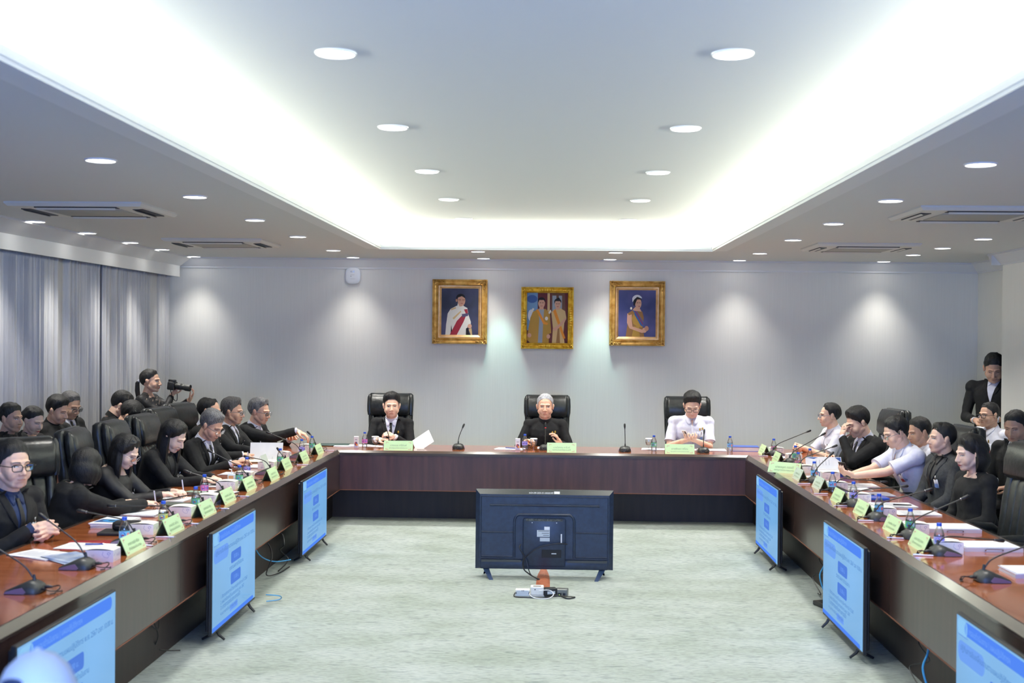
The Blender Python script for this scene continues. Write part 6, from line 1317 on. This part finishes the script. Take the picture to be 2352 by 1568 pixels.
p = person('man in a white short-sleeved shirt with an earpiece and glasses, holding up a phone', (2.86, 10.50, 1.195), 190, (0, 20, 0), back=.34, hands={-1: dict(t=(-.06, .40, .84), d=(.4, .85, .3), n=(.4, -.1, .9), curl=.7), 1: dict(t=(.06, .38, .83), d=(-.4, .85, .3), n=(-.4, -.1, .9), curl=.7)}, outfit='polo', col='white', hair=dict(front=40, t=.020, side=.008), skin='light', glasses='steel', headset=1, eyes=.4, k=1.06, bw=1.12, badge=1, group=SR)
hold(p, 1, 'phone', 'dark mobile phone held up by the white-shirted man with an earpiece', mat('phone_dark', rgb(40, 36, 36), .3))
person('white-shirted man mostly hidden behind the man with the phone', (3.28, 11.28, 1.145), 186, (10, 12, 0), back=.14, outfit='polo', col='white', hair=dict(front=44, t=.018, side=.008), skin='brown', k=1.04, group=SR)
person('man in a charcoal suit and patterned tie looking across the room, right table', (3.08, 9.98, 1.19), 192, (-4, -2, 0), back=.10, hands={-1: dict(t=(-.12, .22, .62)), 1: dict(t=(.12, .22, .62))}, bw=1.08, outfit='suit', col='charcoal', shirt='blacksilk', hair=dict(front=42, t=.017, side=.006, quiff=.016), skin='light', k=1.02, badge=2, group=SR)
person('woman with shoulder-length black hair and earring in a plain black dress, right table', (3.12, 9.42, 1.125), 194, (0, 8, 0), back=.08, hands={-1: dict(t=(-.10, .20, .60)), 1: dict(t=(.10, .20, .60))}, outfit='blouse', col='black', female=1, skin='fair', k=1.09, bw=1.05, hair=dict(s='bob', t=.03, side=.018, len=.12, front=38, open=82, part=30), earring=1, eyes=.7, group=SR)
# right back
person('big man in a black suit and open white shirt standing in the doorway', (4.86, 13.90, 1.665), 232, (18, 26, 0), back=.04, zp=.95, stand=1, hands={-1: dict(t=(-.12, .24, 1.12), d=(.9, .3, 0), n=(0, -.3, -1), curl=.8), 1: dict(t=(.12, .24, 1.10), d=(-.9, .3, 0), n=(0, -.3, -1), curl=.8)}, tie=0, hair=dict(front=38, t=.018, side=.006), skin='brown', eyes=.4, k=1.3, bw=1.22, group='standing people')
person('man in glasses and a white shirt with a round badge, seated by the right wall', (4.28, 12.38, 1.24), 206, (0, 2, 0), back=.08, hands={-1: dict(t=(-.02, .22, .86), curl=.7), 1: dict(t=(.10, .22, .70), curl=.7)}, outfit='polo', col='white', hair=dict(front=46, t=.012, side=.005), skin='brown', glasses='black', badge=1, pin=1, k=1.02, bw=1.08, group='people seated by the right wall')
person('young man with cropped hair in a black suit looking down at the right edge', (3.98, 10.85, 1.235), 222, (6, 18, 0), back=.08, hands={-1: dict(t=(-.1, .24, .74)), 1: dict(t=(.1, .24, .74))}, hair=dict(front=40, t=.012, side=.003), skin='brown', eyes=.4, k=1.12, group='people seated by the right wall')
# chairs for the spectators, simple black frames with cushions
def make_guest():
    t = thing('guest_chair', '', 'chair'); obj('seat', MB().rbox(-.22, .22, -.22, .22, .41, .46, .02, 2), CLOTH['charcoal'], t); obj('backrest', MB().rbox(-.21, .21, -.27, -.23, .55, .92, .018, 2), CLOTH['charcoal'], t)
    for sx in (-1, 1):
        for sy in (-1, 1): obj('leg', MB().tube([(sx * .2, sy * .2, .41), (sx * .21, sy * .23, .0)], .012, 8), black_m, t)
        obj('back_post', MB().tube([(sx * .2, -.21, .41), (sx * .2, -.255, .9)], .011, 8), black_m, t)
    return t
gc = make_guest(); q0 = 0
for x, y, dg, lb in ((-4.36, 9.72, -16, 'plain guest chair under the leftmost spectator'), (-4.38, 10.22, -18, 'plain guest chair under the woman with pulled-back hair'), (-4.40, 10.72, -14, 'plain guest chair under the thick-haired young spectator'), (-4.46, 11.24, -22, 'plain guest chair under the greying spectator in a tie'),
                     (-4.42, 12.16, 25, 'plain guest chair under the man bowing beside the photographer'), (-4.36, 11.72, 5, 'plain guest chair under the person bending low'), (4.36, 12.42, 206, 'plain guest chair under the man with the round badge'), (4.04, 10.9, 222, 'plain guest chair under the cropped-haired man at the right edge')):
    o = gc if not q0 else dup(gc, (x, y, 0), 0); q0 = 1; o.location = (x, y, 0); o.rotation_euler = (0, 0, R_(dg - 90)); o['label'] = lb; o['group'] = 'guest chairs along the walls'
# spectators' phone
tag(obj('mobile_phone', MB().rbox(-.04, .04, -.005, .005, -.075, .075, .004, 2), mat('phone_rose', rgb(150, 116, 108), .3), loc=(-3.98, 9.92, .80), rotz=.3), 'rose-coloured phone held among the spectators, between two chair backs', 'phone')
# ------------------------------------------------------------------ blurred cap close to the camera at the lower left
cp = thing('cap', 'out-of-focus white rounded cap with dark vents at the bottom left corner', 'cap', (-1.03, 2.45, 1.252))
wc = noise_mat('cap_cloth', rgb(196, 200, 210), rgb(208, 212, 220), 6, .8, 0, 2)
obj('crown', MB().lathe([(.083, -.10), (.086, -.06), (.084, -.02), (.076, .02), (.060, .055), (.036, .078), (.012, .087), (0, .088)], n=28), wc, cp, smooth=80)
obj('vent', MB().ell((-.022, -.066, .040), (.022, .010, .009), 12, 8), mat('cap_vent', rgb(30, 48, 78), .8), cp); obj('vent', MB().ell((.0, -.074, .012), (.045, .012, .018), 12, 8), mat('cap_vent', rgb(30, 48, 78), .8), cp)
obj('button', MB().ell((0, 0, .09), (.008, .008, .004), 8, 6), wc, cp)
